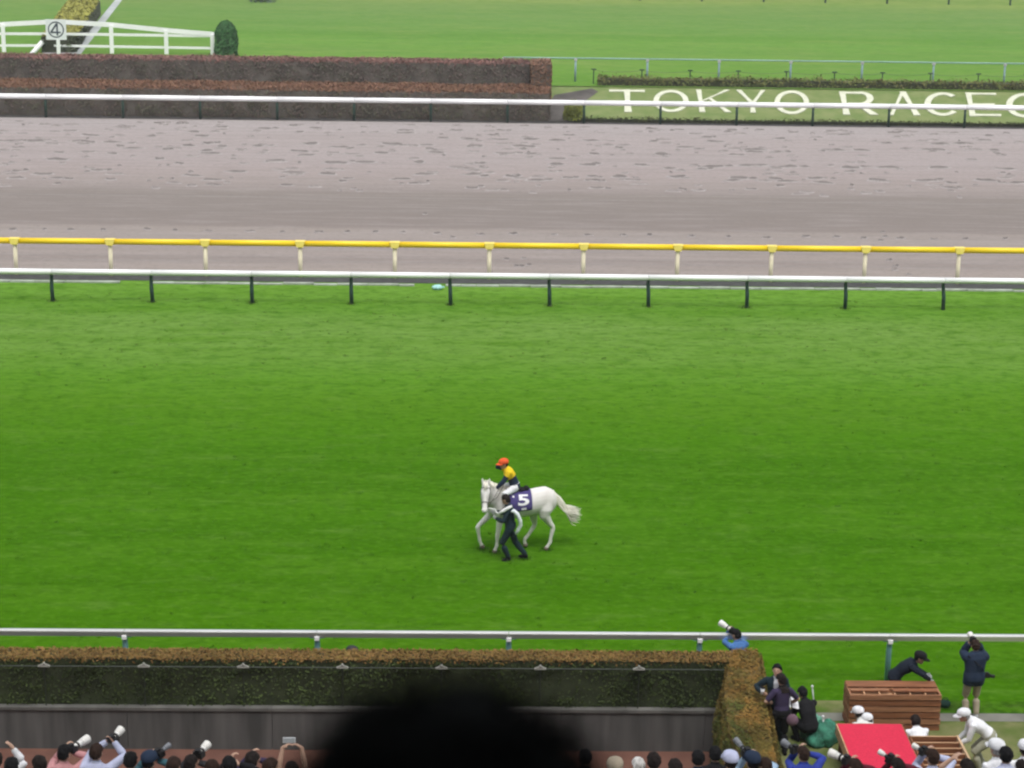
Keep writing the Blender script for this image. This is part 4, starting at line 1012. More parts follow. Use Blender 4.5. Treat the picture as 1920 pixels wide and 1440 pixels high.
    for i in range(620):
        g_ = lambda: max(-1.5, min(1.5, random.gauss(0, .55)))
        a, c, e = g_(), g_(), random.gauss(0, .5); ln = random.uniform(.62, 1.0); dx = random.uniform(-.05, .05)
        P = [Vector((-.74, .03 * a, 1.42 + .02 * c)), Vector((-.85 + .05 * c, .06 * a, 1.30 + .04 * c)), Vector((-.92 + .10 * c, .08 * a, 1.10 + .05 * c)), Vector((-.985 + .10 * c, .09 * a, .95 + .10 * c)), Vector((-1.09 + .05 * c, .10 * a + .02 * e, .86 + .14 * c)), Vector((-1.22 + dx, .11 * a + .04 * e, .83 + .15 * c + .02 * e)), Vector((-1.37 + dx * 2, .12 * a + .05 * e, .815 + .16 * c + .06 * e))]
        q = ln * (len(P) - 1); k = int(q); P2 = P[:k + 1] + ([P[k].lerp(P[k + 1], q - k)] if k < len(P) - 1 else [])
        mb.tube(P2, [.016, .018, .017, .015, .013, .011, .009][:len(P2) - 1] + [.002], 4, up=Vector((0, 1, 0)))
    mb.build('tail', hairm, o, True)
    # saddle cloth, number, girth, saddle, bridle
    cm = pm('saddle_purple', (.066, .052, .18), rough=.85, var=.12, scale=12, bump=.2); wt = pm('cloth_print_white', (.80, .80, .82), var=.03)
    mb = MB(); nx, na = 16, 30; V = []
    for off in (.024, .014):
        for i in range(nx + 1):
            x = -.17 + .60 * i / nx
            for k in range(na + 1): V.append(tsurf(x, -12 + 204 * k / na, off + .004 * math.sin(k * .9 + i)))
    F = []; q = (nx + 1) * (na + 1); id_ = lambda i, k: i * (na + 1) + k
    for i in range(nx):
        for k in range(na): F += [(id_(i, k), id_(i + 1, k), id_(i + 1, k + 1), id_(i, k + 1)), (q + id_(i, k), q + id_(i, k + 1), q + id_(i + 1, k + 1), q + id_(i + 1, k))]
    for i in range(nx): F += [(id_(i, 0), q + id_(i, 0), q + id_(i + 1, 0), id_(i + 1, 0)), (id_(i, na), id_(i + 1, na), q + id_(i + 1, na), q + id_(i, na))]
    for k in range(na): F += [(id_(0, k), id_(0, k + 1), q + id_(0, k + 1), q + id_(0, k)), (id_(nx, k), q + id_(nx, k), q + id_(nx, k + 1), id_(nx, k + 1))]
    mb.add(V, F); sc_ = mb.build('saddle_cloth', cm, o, True)
    cu = bpy.data.curves.new('n', 'FONT'); cu.body = '5'; cu.size = 1; cu.resolution_u = 4; cu.offset = .025
    to = bpy.data.objects.new('n', cu); COL.objects.link(to); tme = bpy.data.meshes.new_from_object(to.evaluated_get(bpy.context.evaluated_depsgraph_get())); bpy.data.objects.remove(to)
    bm = bmesh.new(); bm.from_mesh(tme); bmesh.ops.triangulate(bm, faces=bm.faces); bmesh.ops.subdivide_edges(bm, edges=bm.edges, cuts=3, use_grid_fill=True); bm.to_mesh(tme); bm.free()
    vs = np.array([v.co for v in tme.vertices]); lo, hi = vs.min(0), vs.max(0)
    for v in tme.vertices:
        u = (v.co.x - lo[0]) / (hi[0] - lo[0]); t = (v.co.y - lo[1]) / (hi[1] - lo[1])
        v.co = tsurf(.175 - .27 * u, 10 + 44 * t, .033)
    tme.materials.clear(); tme.materials.append(wt); num = link('number', tme, sc_)
    mb = MB()
    for j, (u0, u1) in enumerate(((.11, .085), (.075, .045), (.035, .0))):
        V = [tsurf(x, an, .034) for x, an in ((u0 - .02, -7), (u1 - .02, -7), (u1 - .02, 1), (u0 - .02, 1))]; mb.add(V, [(0, 1, 2, 3)])
    mb.build('name_print', wt, sc_)
    mb = MB(); V = [tsurf(x, an, .034) for x, an in ((.30, 40), (.255, 40), (.255, 47), (.30, 47))]; mb.add(V, [(0, 1, 2, 3)]); mb.build('emblem', wt, sc_)
    mb = MB(); mb.tube([tsurf(.40, a, .012) for a in range(-90, 271, 15)], (.045, .010), 6); mb.build('girth', pm('girth', (.55, .55, .56)), o, True)
    mb = MB(); mb.ell((.12, 0, 1.525), (.24, .13, .055)); mb.ell((.28, 0, 1.56), (.08, .09, .055)); mb.ell((-.08, 0, 1.55), (.07, .12, .05)); mb.build('saddle', CL['black'], o, True)
    br_m = pm('bridle', (.16, .15, .15), rough=.5); mb = MB()
    def loop(t, rx, ry, c0=.0):
        c = poll + hd * t - up * c0; return [c + sx * rx * math.cos(R(a)) + up * ry * math.sin(R(a)) for a in range(0, 361, 24)]
    mb.tube(loop(.40, .078, .098, .012), .010, 5, up=hd); mb.tube(loop(.06, .103, .115, .012), .010, 5, up=hd)
    for s in (-1, 1): mb.tube([poll + hd * .06 + sx * s * .105, poll + hd * .25 + sx * s * .102, poll + hd * .42 + sx * s * .078, poll + hd * .53 + sx * s * .068], .009, 5)
    mb.build('bridle', br_m, o, True)
    bit = poll + hd * .53
    mb = MB()
    for s in (-1, 1): mb.tube([bit + sx * s * .07, bit + Vector((-.30, -.10 + s * .10, .25)), Vector((.50, .10 * s + .04, 1.68))], .009, 5)
    mb.build('reins', pm('rein', (.10, .09, .08)), o, True)
    return o, bit
hobj, bit_l = horse()
bit_w = HM @ bit_l
Hloc = lambda x, y, z: HM @ Vector((x, y, z))
hyaw = math.atan2(-H_fwd.x, H_fwd.y)
# ---------------- jockey
jpose = dict(pel=(0, .0, 1.785), lean=20, bend=12, hl=(-.15, .52, 1.78), hr=(.10, .34, 2.315), er=(.9, .1, -.5), el=(-.7, -.4, -.4), fl=(-.34, .22, 1.27), fr=(.34, .22, 1.27), kl=(-.35, 1, .9), kr=(.35, 1, .9), tl=(-.2, 1, -.05), tr=(.2, 1, -.05), hyaw=10, hpitch=4, curll=.9, curlr=.9, hdr=(-.5, .2, .8))
jk = person('jockey in yellow and navy silks and an orange cap riding the white horse', Hloc(.20, 0, 0), hyaw,
    jpose,
    top='navy', bottom='white', shoe='black', hair='dark', cap='orange', height=1.64, hem=.05, jacket_off=.020, gloves='navy')
jo = jk['o']
me, v, vn, fs, fc, lab, tt, hl_, J, cache = body(jpose, .010)
yk = link('yoke', shell('yoke', v, vn, fs, (np.isin(lab, ['chest']) & (tt > .12)) | (np.isin(lab, ['uarml', 'uarmr']) & (tt < .42)) | (np.isin(lab, ['neck']) & (tt < .3)), .029, .004, 7), jo); setmat(yk, CL['yellow'])
for s in 'lr':
    bt = link('boot', shell('boot', v, vn, fs, np.isin(lab, ['shank' + s]) & (tt > .12) | np.isin(lab, ['foot' + s]), .017, 0), jo); setmat(bt, CL['black'])
M4 = J['MH'].to_4x4(); M4.translation = J['hc']
mb = MB(); mb.tube([(-.085, .04, .018), (-.05, .10, .018), (0, .118, .018), (.05, .10, .018), (.085, .04, .018)], (.014, .032), 8); gg = mb.build('goggles', pm('goggles', (.02, .07, .10), rough=.15), jo, True); gg.matrix_local = M4
# ---------------- handler leading on the near side
hp_ = G(956, 1050, 0)
yk_ = R(84)
hd_pose = dict(pel=(0, 0, .885), lean=6, fl=(-.06, .03, .09), fr=(.10, -.38, .12), kl=(-.1, 1, .1), kr=(.1, 1, .1), hr=(.22, .38, 1.16), er=(.6, -.6, -.8), hl=(-.10, .34, 1.10), el=(-.7, -.5, -.6), hyaw=-18, curlr=.95, curll=.95, tl=(-.1, 1, -.35), hpitch=8)
hn = person('handler in dark green black suit leading the white horse on foot', (hp_.x, hp_.y, 0), yk_, hd_pose, top='suit', bottom='suit', shoe='black', hair='dark', height=1.74, gloves='lightgrey', hem=.2)
ld = empty('lead_rope', hn['hr'], 'white lead rope gathered by the handler and running up to the bridle', 'rope')
rope_m = pm('white_rope', (.74, .74, .74), var=.06, scale=40)
a = hn['hr'] + hn['fdr'] * .08; b = Vector(bit_w); o0 = hn['hr']
yr_ = hn['pel'].y - .22
mb = MB(); mb.tube([Q(960, 949, yr_) - o0, Q(952, 953, yr_) - o0, Q(944, 958, yr_) - o0, Q(935, 963, yr_) - o0], [.030, .045, .045, .032], 8); mb.build('coil', rope_m, ld, True)
mb = MB(); mb.tube([Q(935, 963, yr_) - o0, Q(931, 961, yr_ + .05) - o0, Q(928, 955, yr_ + .2) - o0, b - o0], .020, 6); mb.build('rope', rope_m, ld, True)
tw_ = empty('towel', hn['pel'], 'long folded white towel hanging from the waist of the handler', 'towel')
mb = MB(); o0 = hn['pel']
Q0 = [(.02, 950 + 10, 958), (0, 967, 961), (0, 974, 973), (0, 976.5, 985), (0, 971, 1000)]
yy = hn['pel'].y - .16
P = [Q(957, 960, yy), Q(963, 957.5, yy - .02), Q(970, 964, yy - .02), Q(975, 975, yy), Q(976, 985, yy + .02), Q(971.5, 994, yy + .03), Q(968, 1001, yy + .03)]
mb.tube([p - o0 for p in P], [(.030, .04), (.045, .065), (.05, .075), (.05, .080), (.05, .080), (.048, .075), (.04, .06)], 10, up=Vector((0, 1, 0)))
mb.build('cloth', pm('towel_white', (.72, .76, .79), var=.07, scale=14, bump=.4), tw_, True)

# ------------------------------------------------------------------ officials and photographers beside the hedge
def shift(p, dx=0, dy=0, dz=0): return (p.x + dx, p.y + dy, dz)
SIT = dict(pel=(0, 0, .45), lean=8, fl=(-.16, .40, .085), fr=(.16, .38, .085), hr=(.08, .30, 1.06), hl=(-.06, .44, 1.08), hpitch=6, hyaw=25, curll=.8, curlr=.8, er=(.6, -.3, -1), el=(-.6, -.2, -1))
p = G(1387, 1187, 1.30)
ph = person('photographer in a bright blue top with black hair behind the hedge corner', (p.x, p.y - .02, .10), R(18), SIT, top='skyblue', bottom='black', hair='black', hem=.05)
stool = empty('stool', (p.x, p.y - .02, 0), 'small folding stool under the blue photographer behind the hedge', 'stool')
mb = MB(); mb.box((-.18, -.17, .40), (.18, .17, .43)); mb.build('seat', CL['black'], stool)
for sx_, sy_ in ((-1, -1), (1, -1), (-1, 1), (1, 1)):
    mb = MB(); mb.bar((sx_ * .15, sy_ * .14, 0), (sx_ * .15, sy_ * .14, .398), .025, .025); mb.build('leg', grey_m, stool)
tele('white long lens camera raised by the blue photographer', ph['hc'] + Vector((-.05, .10, .03)), (-.62, .55, .25), .36, wlens_m, .062)
p = G(634, 1217, .97)
person('person in a dark cap and grey top crouching behind the long hedge', (p.x, p.y + .12, 0), R(-70), dict(pel=(0, 0, .17), lean=22, fl=(-.14, .38, .085), fr=(.14, .36, .085), kl=(-.1, .5, 1), kr=(.1, .5, 1), hl=(-.1, .45, .6), hr=(.1, .45, .6), hpitch=14), top='grey', bottom='charcoal', hair='dark', cap='charcoal')
p = G(1457, 1254, 1.64)
cm_ = person('man in a dark suit and white shirt standing right of the hedge facing the stand', (p.x, p.y, 0), R(172), dict(lean=4, hl=(-.16, .26, 1.12), hr=(.27, .20, 1.20), er=(.8, -.4, -.5), hpitch=-16, hyaw=-10, curlr=.9), top='suit', bottom='suit', hair='black', height=1.74)
mb = MB()
sh_ = empty('paper_cup', cm_['hr'] + Vector((0, -.05, .04)), 'white paper cup held out by the suited man beside the hedge', 'cup')
mb.tube([(0, 0, -.06), (0, 0, .07)], [.034, .045], 10); mb.build('cup', CL['white'], sh_, True); mb = MB(); mb.tube([(0, 0, .0705), (0, 0, .082)], [.048, .046], 10); mb.build('lid', CL['black'], sh_, True)
o_ = cm_['o']; me, v, vn, fs, fc, lab, tt, hl_, J, cache = body(dict(lean=4, hl=(-.16, .26, 1.12), hr=(.27, .20, 1.20), er=(.8, -.4, -.5), hpitch=-16, hyaw=-10, curlr=.9), .010)
fr_ = np.isin(lab, ['chest', 'torso']) & (np.abs(fc[:, 0]) < .05) & (vn[[f[0] for f in fs]][:, 1] > .4) & (fc[:, 2] > 1.10)
sf = link('shirt_front', shell('shirt', v, vn, fs, fr_, .024), o_); setmat(sf, CL['white'])
p = G(1469, 1277, 1.56)
wpose = dict(lean=3, w=.90, hl=(-.20, .22, 1.06), el=(-1, -.6, -.2), hr=(.26, .20, 1.02), er=(.9, -.5, -.2), fl=(-.07, .16, .085), fr=(.08, -.10, .085), hyaw=12, hpitch=10)
wd_ = person('woman in a dark purple top and black trousers walking beside the hedge', (p.x, p.y, 0), R(12), wpose, top='purple', bottom='black', hair='dark', hairlen='long', sleeve=.42, height=1.66, hem=.2)
bg_ = empty('shoulder_bag', wd_['pel'] + Vector((.20, -.10, -.12)), 'mauve shoulder bag at the hip of the woman in dark purple', 'bag')
mb = MB(); mb.ell((0, 0, 0), (.12, .06, .13), nu=12, nv=8)
for i, q in enumerate(mb.v): q = Vector(q); mb.v[i] = tuple(q * (1 + .12 * noise.noise(q * 8)))
mb.build('bag', cloth('mauve', (.17, .105, .14)), bg_, True); mb = MB(); a = wd_['shr'] - bg_.location + Vector((-.03, -.05, .07)); mb.tube([(0, 0, .11), (a.x * .5, -.08, a.z * .55), a], .012, 5); mb.build('strap', CL['black'], bg_)
pp = empty('papers', wd_['hr'] + Vector((.05, 0, .03)), 'white sheets of paper in the right hand of the woman', 'papers')
pp.rotation_euler = (R(35), R(20), R(10))
for k in range(3): mb = MB(); mb.box((-.105, -.15, .004 * k), (.105, .15, .004 * k + .003)); so = mb.build('sheet', CL['white'], pp); so.rotation_euler = (0, 0, .06 * k)
SQ = dict(pel=(0, -.12, .30), lean=38, bend=16, fl=(-.17, .06, .085), fr=(.17, .06, .085), kl=(-.35, 1, .6), kr=(.35, 1, .6), hl=(-.10, .50, .45), hr=(.10, .52, .45), hpitch=20)
p = G(1513, 1296, .97)
person('person dressed in black squatting beside the pale pole with back turned', (p.x, p.y - .28, .0), R(18), dict(SQ, pel=(0, -.10, .36), lean=24), top='black', bottom='black', hair='black', hem=.05, height=1.75)
# sheaf of poles and green netting
for (a_, b_, lab_, rr) in (((1523, 1287), (1529, 1346), 'tall pale pole standing beside the squatting person in black', .016), ((1543, 1344), (1546, 1394), 'short pale pole leaning on the green netting heap', .018)):
    b0 = G(*b_, 0); a0 = Q(*a_, b0.y + .05); po = empty('pole', b0, lab_, 'pole')
    mb = MB(); mb.tube([(0, 0, 0), a0 - b0], [rr, rr], 7); mb.build('shaft', pm('pale_pole', (.46, .50, .47), var=.1), po, True)
    mb = MB(); mb.ell(a0 - b0, (rr * 1.8, rr * 1.8, rr * 2), nu=7, nv=5); mb.build('tip', CL['white'], po, True)
gn = empty('netting', G(1537, 1393, 0), 'crumpled heap of green netting lying between the hedge and the red platform', 'netting')
gm1 = pm('net_green', (.035, .16, .105), var=.5, scale=9, bump=.6); gm2 = pm('net_pale', (.12, .30, .22), var=.35, scale=12, bump=.6)
for (cx, cy, rx, ry, rz, mt_) in ((-.12, .30, .26, .24, .34, gm2), (.10, .05, .26, .30, .30, gm1), (-.05, -.05, .22, .22, .20, gm1), (.22, .30, .16, .20, .24, gm1)):
    mb = MB(); mb.ell((cx, cy, rz * .45), (rx, ry, rz), nu=22, nv=14)
    for i, q in enumerate(mb.v):
        q = Vector(q); d = (q - Vector((cx, cy, rz * .45))); f = 1 + .30 * noise.noise(q * 6) + .16 * abs(noise.noise(q * 15)); q = Vector((cx, cy, rz * .45)) + d * f; mb.v[i] = (q.x, q.y, max(q.z, .004))
    mb.build('fold', mt_, gn, True)
# ---- stacked wooden trays
wood = pm('red_wood', (.22, .088, .040), rough=.7, var=.3, scale=3, stretch=(.6, 6, 6), bump=.3)
wood2 = pm('worn_wood', (.46, .27, .15), rough=.75, var=.25, scale=4, stretch=(.6, 6, 6), bump=.3)
woodl = pm('light_red_wood', (.31, .145, .075), rough=.7, var=.3, scale=3, stretch=(.6, 6, 6), bump=.3)
wood3 = pm('dark_wood', (.13, .055, .03), rough=.75, var=.3, scale=3, stretch=(.6, 6, 6), bump=.3)
SW0, SW1 = G(1592, 1375, 0), G(1763, 1375, 0); ST_Y = SW1.y + .12; TL = 6; TH = .112
x0, x1 = SW0.x, SW1.x; WD = x1 - x0; DP = .66
def tray_mesh():
    out = []
    t = .035
    def b(lo, hi, nm, mt): out.append((nm, mk(MB().box(lo, hi), nm, mt)))
    b((-WD / 2, 0, 0), (WD / 2, t, TH - .006), 'plank', wood); b((-WD / 2, DP - t, 0), (WD / 2, DP, TH - .006), 'plank', wood)
    b((-WD / 2, t + .002, .002), (-WD / 2 + t, DP - t - .002, TH - .008), 'plank', wood2); b((WD / 2 - t, t + .002, .002), (WD / 2, DP - t - .002, TH - .008), 'plank', wood)
    b((-WD / 2 + t + .002, DP * .48, .004), (WD / 2 - t - .002, DP * .48 + t, TH - .010), 'plank', wood)
    for k in range(1, 6):
        xx = -WD / 2 + WD * k / 6
        b((xx - .014, t + .002, .02), (xx + .014, DP * .48 - .002, TH - .016), 'divider', wood2)
        b((xx - .014, DP * .48 + t + .002, .02), (xx + .014, DP - t - .002, TH - .016), 'divider', wood2)
    for k, (ya, yb) in enumerate(((t + .01, DP * .48 - .01), (DP * .48 + t + .01, DP - t - .01))):
        b((-WD / 2 + t + .004, ya, .006), (WD / 2 - t - .004, yb, .022), 'base_board', wood2 if k == 0 else wood)
    return out
pieces = tray_mesh()
names_ = ['bottom tray of the tall wooden stack', 'second tray from the bottom of the tall wooden stack', 'third tray from the bottom of the tall wooden stack', 'third tray from the top of the tall wooden stack', 'second tray from the top of the tall wooden stack', 'topmost open tray of the tall wooden stack, dividers showing']
for k in range(TL):
    r_ = empty('wooden_tray', ((x0 + x1) / 2 + random.uniform(-.02, .02), ST_Y + random.uniform(-.012, .012), .008 + k * (TH + .022)), names_[k], 'tray', 'reddish wooden trays in the tall stack', random.gauss(0, .006))
    for nm, me_ in pieces:
        o_ = link(nm, me_, r_)
        if nm == 'plank': setmat(o_, (wood, woodl, wood, woodl, wood, woodl)[k])  # alternating tones put the shading of the layers into the wood colour
    for sx_ in (-.8, 0, .8): mb = MB(); mb.box((sx_ - .04, .05, TH - .004), (sx_ + .04, DP - .05, TH + .020)); mb.build('batten', wood3, r_) if k < TL - 1 else None
mb = MB(); mb.box((-WD / 2 + .01, DP * .56, TH - .001), (WD / 2 - .01, DP - .004, TH + .018)); mb.build('plank', wood, r_)
mb = MB(); mb.box((-.02, DP * .22, TH - .001), (WD / 2 - .05, DP * .44, TH + .018)); mb.build('plank', wood, r_)
mb = MB(); mb.box((-WD / 2 + .05, DP * .30, TH - .001), (-.10, DP * .42, TH + .012)); mb.build('plank', woodl, r_)
# man bending over the stack
F_ = dict(pel=(-.02, -.05, .76), lean=40, bend=18, hr=(.12, .66, .80), hl=(-.12, .62, .80), hpitch=14, fl=(-.12, -.10, .085), fr=(.12, .05, .085), kl=(-.1, 1, .1), er=(.9, -.2, .5), el=(-.8, -.4, -.3), hyaw=-8)
p = Q(1681, 1270, ST_Y + DP + .28)
person('man in a dark jacket and grey gloves bending over the tall wooden stack', (p.x, p.y, 0), R(-98), F_, top='darknavy', bottom='darknavy', hair='black', cap='black', gloves='lightgrey', hem=.25)
# navy photographer at the rail
p = G(1820, 1347, 0)
SH = dict(w=1.12, lean=2, hr=(.11, .16, 1.58), hl=(-.08, .24, 1.60), er=(.45, -.1, -1), el=(-.45, -.1, -1), hpitch=2, curll=.9, curlr=.9)
pn = person('photographer in a navy jacket and beige trousers standing at the rail', (p.x, p.y, 0), R(4), SH, top='navy', bottom='beige', hair='brown', hem=.25, jacket_off=.045, height=1.70, shoe='lightgrey')
tele('camera with a short white lens held up by the navy photographer', pn['hc'] + Vector((-.02, .11, .05)), (-.12, 1, .28), .24, wlens_m, .055)
wb = empty('camera', pn['pel'] + Vector((.25, -.02, .06)), 'black spare camera hanging at the right hip of the navy photographer', 'camera')
mb = MB(); mb.box((-.06, -.035, -.05), (.06, .035, .04)); mb.box((-.025, -.03, .0405), (.03, .03, .065)); mb.build('body', blk_m, wb); mb = MB(); mb.tube([(.061, 0, -.01), (.16, 0, -.03)], [.034, .038], 10, up=Vector((0, 1, 0))); mb.build('lens', blk_m, wb, True)
mb = MB(); a = pn['shl'] - wb.location + Vector((.02, -.07, .06)); mb.tube([(-.05, -.0, .04), (a.x * .5 + .05, -.17, a.z * .55), (a.x, -.06, a.z), (a.x + .03, .05, a.z)], .012, 5); mb.build('strap', CL['black'], wb)
kb_ = empty('kit_bag', G(1771, 1326, 0), 'small dark green kit bag on the turf right of the wooden stack', 'bag')
mb = MB(); mb.ell((0, 0, .08), (.13, .09, .09), nu=12, nv=8)
for i, q in enumerate(mb.v): q = Vector(q); mb.v[i] = (q.x * (1 + .1 * noise.noise(q * 9)), q.y, max(q.z * (1 + .12 * noise.noise(q * 7)), .0))
mb.build('bag', CL['darkgreen'], kb_, True); mb = MB(); mb.tube([(-.07, 0, .15), (-.04, 0, .21), (.04, 0, .21), (.07, 0, .15)], .010, 5, up=Vector((0, 1, 0))); mb.build('handle', CL['black'], kb_)
# red platform and open crate
RZT = .75
c_ = [G(1570, 1357, RZT), G(1688, 1354.5, RZT)]
PX0, PX1, PY1, PY0 = c_[0].x, c_[1].x, c_[0].y, 34.35
rp = empty('red_platform', ((PX0 + PX1) / 2, (PY0 + PY1) / 2, 0), 'low wooden platform covered in bright red carpet', 'platform')
hx, hy = (PX1 - PX0) / 2, (PY1 - PY0) / 2
red_m = pm('red_carpet', (.56, .022, .060), rough=.95, var=.10, scale=25, bump=.3)
mb = MB(); mb.box((-hx, -hy, RZT - .016), (hx, hy, RZT)); mb.build('carpet', red_m, rp)
mb = MB(); mb.box((-hx - .028, -hy, RZT - .22), (-hx - .002, hy, RZT - .004)); mb.build('plank', wood2, rp); mb = MB(); mb.box((hx + .002, -hy, RZT - .22), (hx + .028, hy, RZT - .004)); mb.build('plank', wood, rp)
mb = MB(); mb.box((-hx, hy + .002, RZT - .22), (hx, hy + .026, RZT - .004)); mb.build('plank', wood, rp); mb = MB(); mb.box((-hx, -hy - .026, RZT - .22), (hx, -hy - .002, RZT - .004)); mb.build('plank', wood, rp)
mb = MB(); mb.box((-hx + .002, -hy + .002, RZT - .12), (hx - .002, hy - .002, RZT - .018)); mb.build('deck', wood3, rp)
for sx_ in (-1, 1):
    for sy_ in (-1, 1): mb = MB(); mb.box((sx_ * (hx - .08) - .04, sy_ * (hy - .08) - .04, .0), (sx_ * (hx - .08) + .04, sy_ * (hy - .08) + .04, RZT - .122)); mb.build('leg', wood3, rp)
CX0, CX1, CY1, CY0 = PX1 + .05, G(1797, 1381, RZT).x, G(1750, 1380, RZT).y, 34.5
oc = empty('open_crate', ((CX0 + CX1) / 2, (CY0 + CY1) / 2, 0), 'open topped wooden crate with cross boards right of the red platform', 'crate')
hx, hy = (CX1 - CX0) / 2, (CY1 - CY0) / 2
def cb(lo, hi, nm, mt): mb = MB(); mb.box(lo, hi); mb.build(nm, mt, oc)
nb = 5
for k in range(nb + 1):
    yy = hy - .03 - (2 * hy - .06) * k / nb
    cb((-hx + .034, yy - .015, RZT - .36), (hx - .042, yy + .015, RZT - .004 - (.012 if 0 < k < nb else 0)), 'plank', wood)
    cb((-hx + .034, yy - .017, RZT - .003 - (.012 if 0 < k < nb else 0)), (hx - .042, yy + .017, RZT + .010 - (.012 if 0 < k < nb else 0)), 'edge_strip', wood2)
cb((-hx, -hy, 0), (-hx + .03, hy, RZT), 'side_board', wood); cb((hx - .04, -hy, 0), (hx, hy, RZT + .02), 'side_board', pm('tan_wood', (.58, .40, .24), rough=.7, var=.2, scale=4, stretch=(6, .6, 6)))
cb((-hx + .034, -hy + .01, RZT - .42), (hx - .042, hy - .01, RZT - .365), 'base_board', wood3)
# crouching and bending workers
W1 = dict(SQ, pel=(0, -.10, .16), lean=42, hpitch=14, hl=(-.1, .5, .3), hr=(.1, .5, .3))
def squat(label, px, py, y, yaw, pose, **kw):
    J = body(pose, .010)[8]; h = Matrix.Rotation(yaw, 3, 'Z') @ J['hc']; q = Q(px, py, y); a = pose['pel']
    pose = dict(pose, pel=(a[0], a[1], max(a[2] + q.z - h.z, .10))); print(label, 'pel', pose['pel'][2])
    return person(label, (q.x - h.x, y - h.y, 0), yaw, pose, **kw)
squat('worker in a white cap crouching behind the red platform, further back', 1609, 1338, PY1 + .50, R(25), W1, top='offwhite', bottom='beige', hair='dark', cap='white', hem=.05)
squat('worker in a white cap crouching behind the red platform, nearer and lower', 1625, 1351, PY1 + .40, R(42), dict(W1, lean=48, hyaw=15), top='white', bottom='beige', hair='dark', cap='white', hem=.05)
squat('worker in a white shirt with bare dark hair squatting behind the open crate', 1716, 1352, CY1 + .42, R(10), dict(SQ, pel=(0, -.10, .14), lean=40, hpitch=-6, bend=12), top='white', bottom='offwhite', hair='dark', hem=.05)
p = Q(1811, 1343, 35.75)
KP = dict(pel=(0, -.10, .78), lean=46, bend=20, hl=(-.12, .52, .62), hr=(.12, .50, .60), fl=(-.12, .05, .085), fr=(.12, -.06, .085), hpitch=10, kl=(-.1, 1, .1))
person('worker in a white cap and white shirt bending beside the open crate', (p.x + .40, p.y, 0), R(84), KP, top='white', bottom='khaki', hair='grey', cap='white', hem=.04)

# ------------------------------------------------------------------ the crowd on the terrace below the lens
STAND = dict(lean=2); STAND2 = dict(lean=4, hl=(-.14, .26, 1.08), hr=(.16, .24, 1.12), hyaw=14)
SHOOT = dict(lean=2, hr=(.10, .20, 1.56), hl=(-.04, .34, 1.57), er=(.9, -.2, -.6), el=(-.7, -.1, -.9), hyaw=-22, curll=.9, curlr=.9)
SHOOTL = dict(SHOOT, hyaw=22)
UP = dict(lean=0, hr=(.22, .24, 1.68), hl=(.10, .32, 1.64), er=(.9, .1, -.3), el=(-.8, .3, -.2), hyaw=-12, curll=.9, curlr=.9)
PHONE = dict(lean=0, hr=(.12, .24, 1.90), hl=(-.13, .24, 1.90), er=(.9, .2, -.2), el=(-.9, .2, -.2), curll=.8, curlr=.8, hdl=(.9, .1, .3), hdr=(-.9, .1, .3))
ONEUP = dict(lean=2, hr=(.24, .10, 1.78), er=(.9, .2, -.2), hl=(-.2, .1, .85), hyaw=8)
GROUP = 'spectators on the terrace seen from behind'
def crowd(label, px, py, pose, pref=1.68, yaw=0, rows=None, **kw):
    J = body(pose, .014)[8]; hc = Matrix.Rotation(yaw, 3, 'Z') @ J['hc']; best = None
    for yr, zr_ in ROWS:
        q = Q(px, py, yr); h = 1.72 * (q.z - zr_) / hc.z
        if 1.48 < h < 1.90 and (best is None or abs(h - pref) < best[0]): best = (abs(h - pref), h, q, zr_)
    _, h, q, zr_ = best; k = h / 1.72
    kw.setdefault('hem', .08)
    return person(label, (q.x - hc.x * k, q.y - hc.y * k, zr_), yaw, pose, voxel=.014, height=h, face=True, group=GROUP, **kw)
def lensfor(P, label, d, L=.36, mat=None, r=.055, off=(0, .10, .02)): return tele(label, P['hc'] + Vector(off), d, L, mat, r, 'long lens cameras in the crowd')
crowd('person in a white sleeve with one hand raised at the left edge of the crowd', -8, 1426, ONEUP, top='white', hair='dark')
crowd('dark haired person in grey near the left edge of the crowd', 22, 1437, STAND, top='grey', hair='black')
crowd('dark haired person in cream between the raised hand and the pink shirt', 74, 1434, STAND2, top='cream', hair='dark', yaw=R(8))
P = crowd('person in a pink shirt with black hair shooting to the right', 121, 1412, SHOOT, top='pink', hair='black'); lensfor(P, 'white long lens aimed right by the person in pink', (.60, .86, .10), .36, r=.056, off=(.05, .10, .0))
P = crowd('person in a lavender shirt holding a white lens high', 181, 1410, UP, top='lavender', hair='brown'); lensfor(P, 'white lens raised above the lavender shirt', (.42, .85, .30), .26, r=.056, off=(.17, .20, .07))
crowd('person with black hair and a black top right of the lavender shirt', 245, 1426, STAND, top='black', hair='black')
P = crowd('person in teal with a navy cap and a small grey lens', 280, 1427, SHOOT, top='teal', hair='black', cap='navy'); lensfor(P, 'small grey lens beside the navy cap', (.6, .8, .22), .26, glens_m, .036, (.08, .1, .04))
crowd('person in maroon turning a pale face right of the navy cap', 326, 1436, STAND2, yaw=R(-30), top='maroon', hair='brown')
P = crowd('dark haired person in charcoal with a white lens raised to the right', 358, 1431, SHOOT, top='charcoal', hair='dark'); lensfor(P, 'white lens with a round hood raised left of the bare arms', (.42, .90, .20), .28, r=.055, off=(.07, .10, .06))
crowd('short person with brown hair in cream left of the raised phone group', 398, 1441, STAND2, yaw=R(15), top='cream', hair='brown')
crowd('person with short black hair and one hand lifted to the face', 430, 1435, SHOOTL, top='black', hair='black')
crowd('person in dark purple with long dark hair left of the raised phone', 473, 1426, SHOOT, top='purple', hair='dark', hairlen='long')
crowd('small person in olive with brown hair next to the raised phone', 507, 1438, STAND, yaw=R(-60), top='olive', hair='brown')
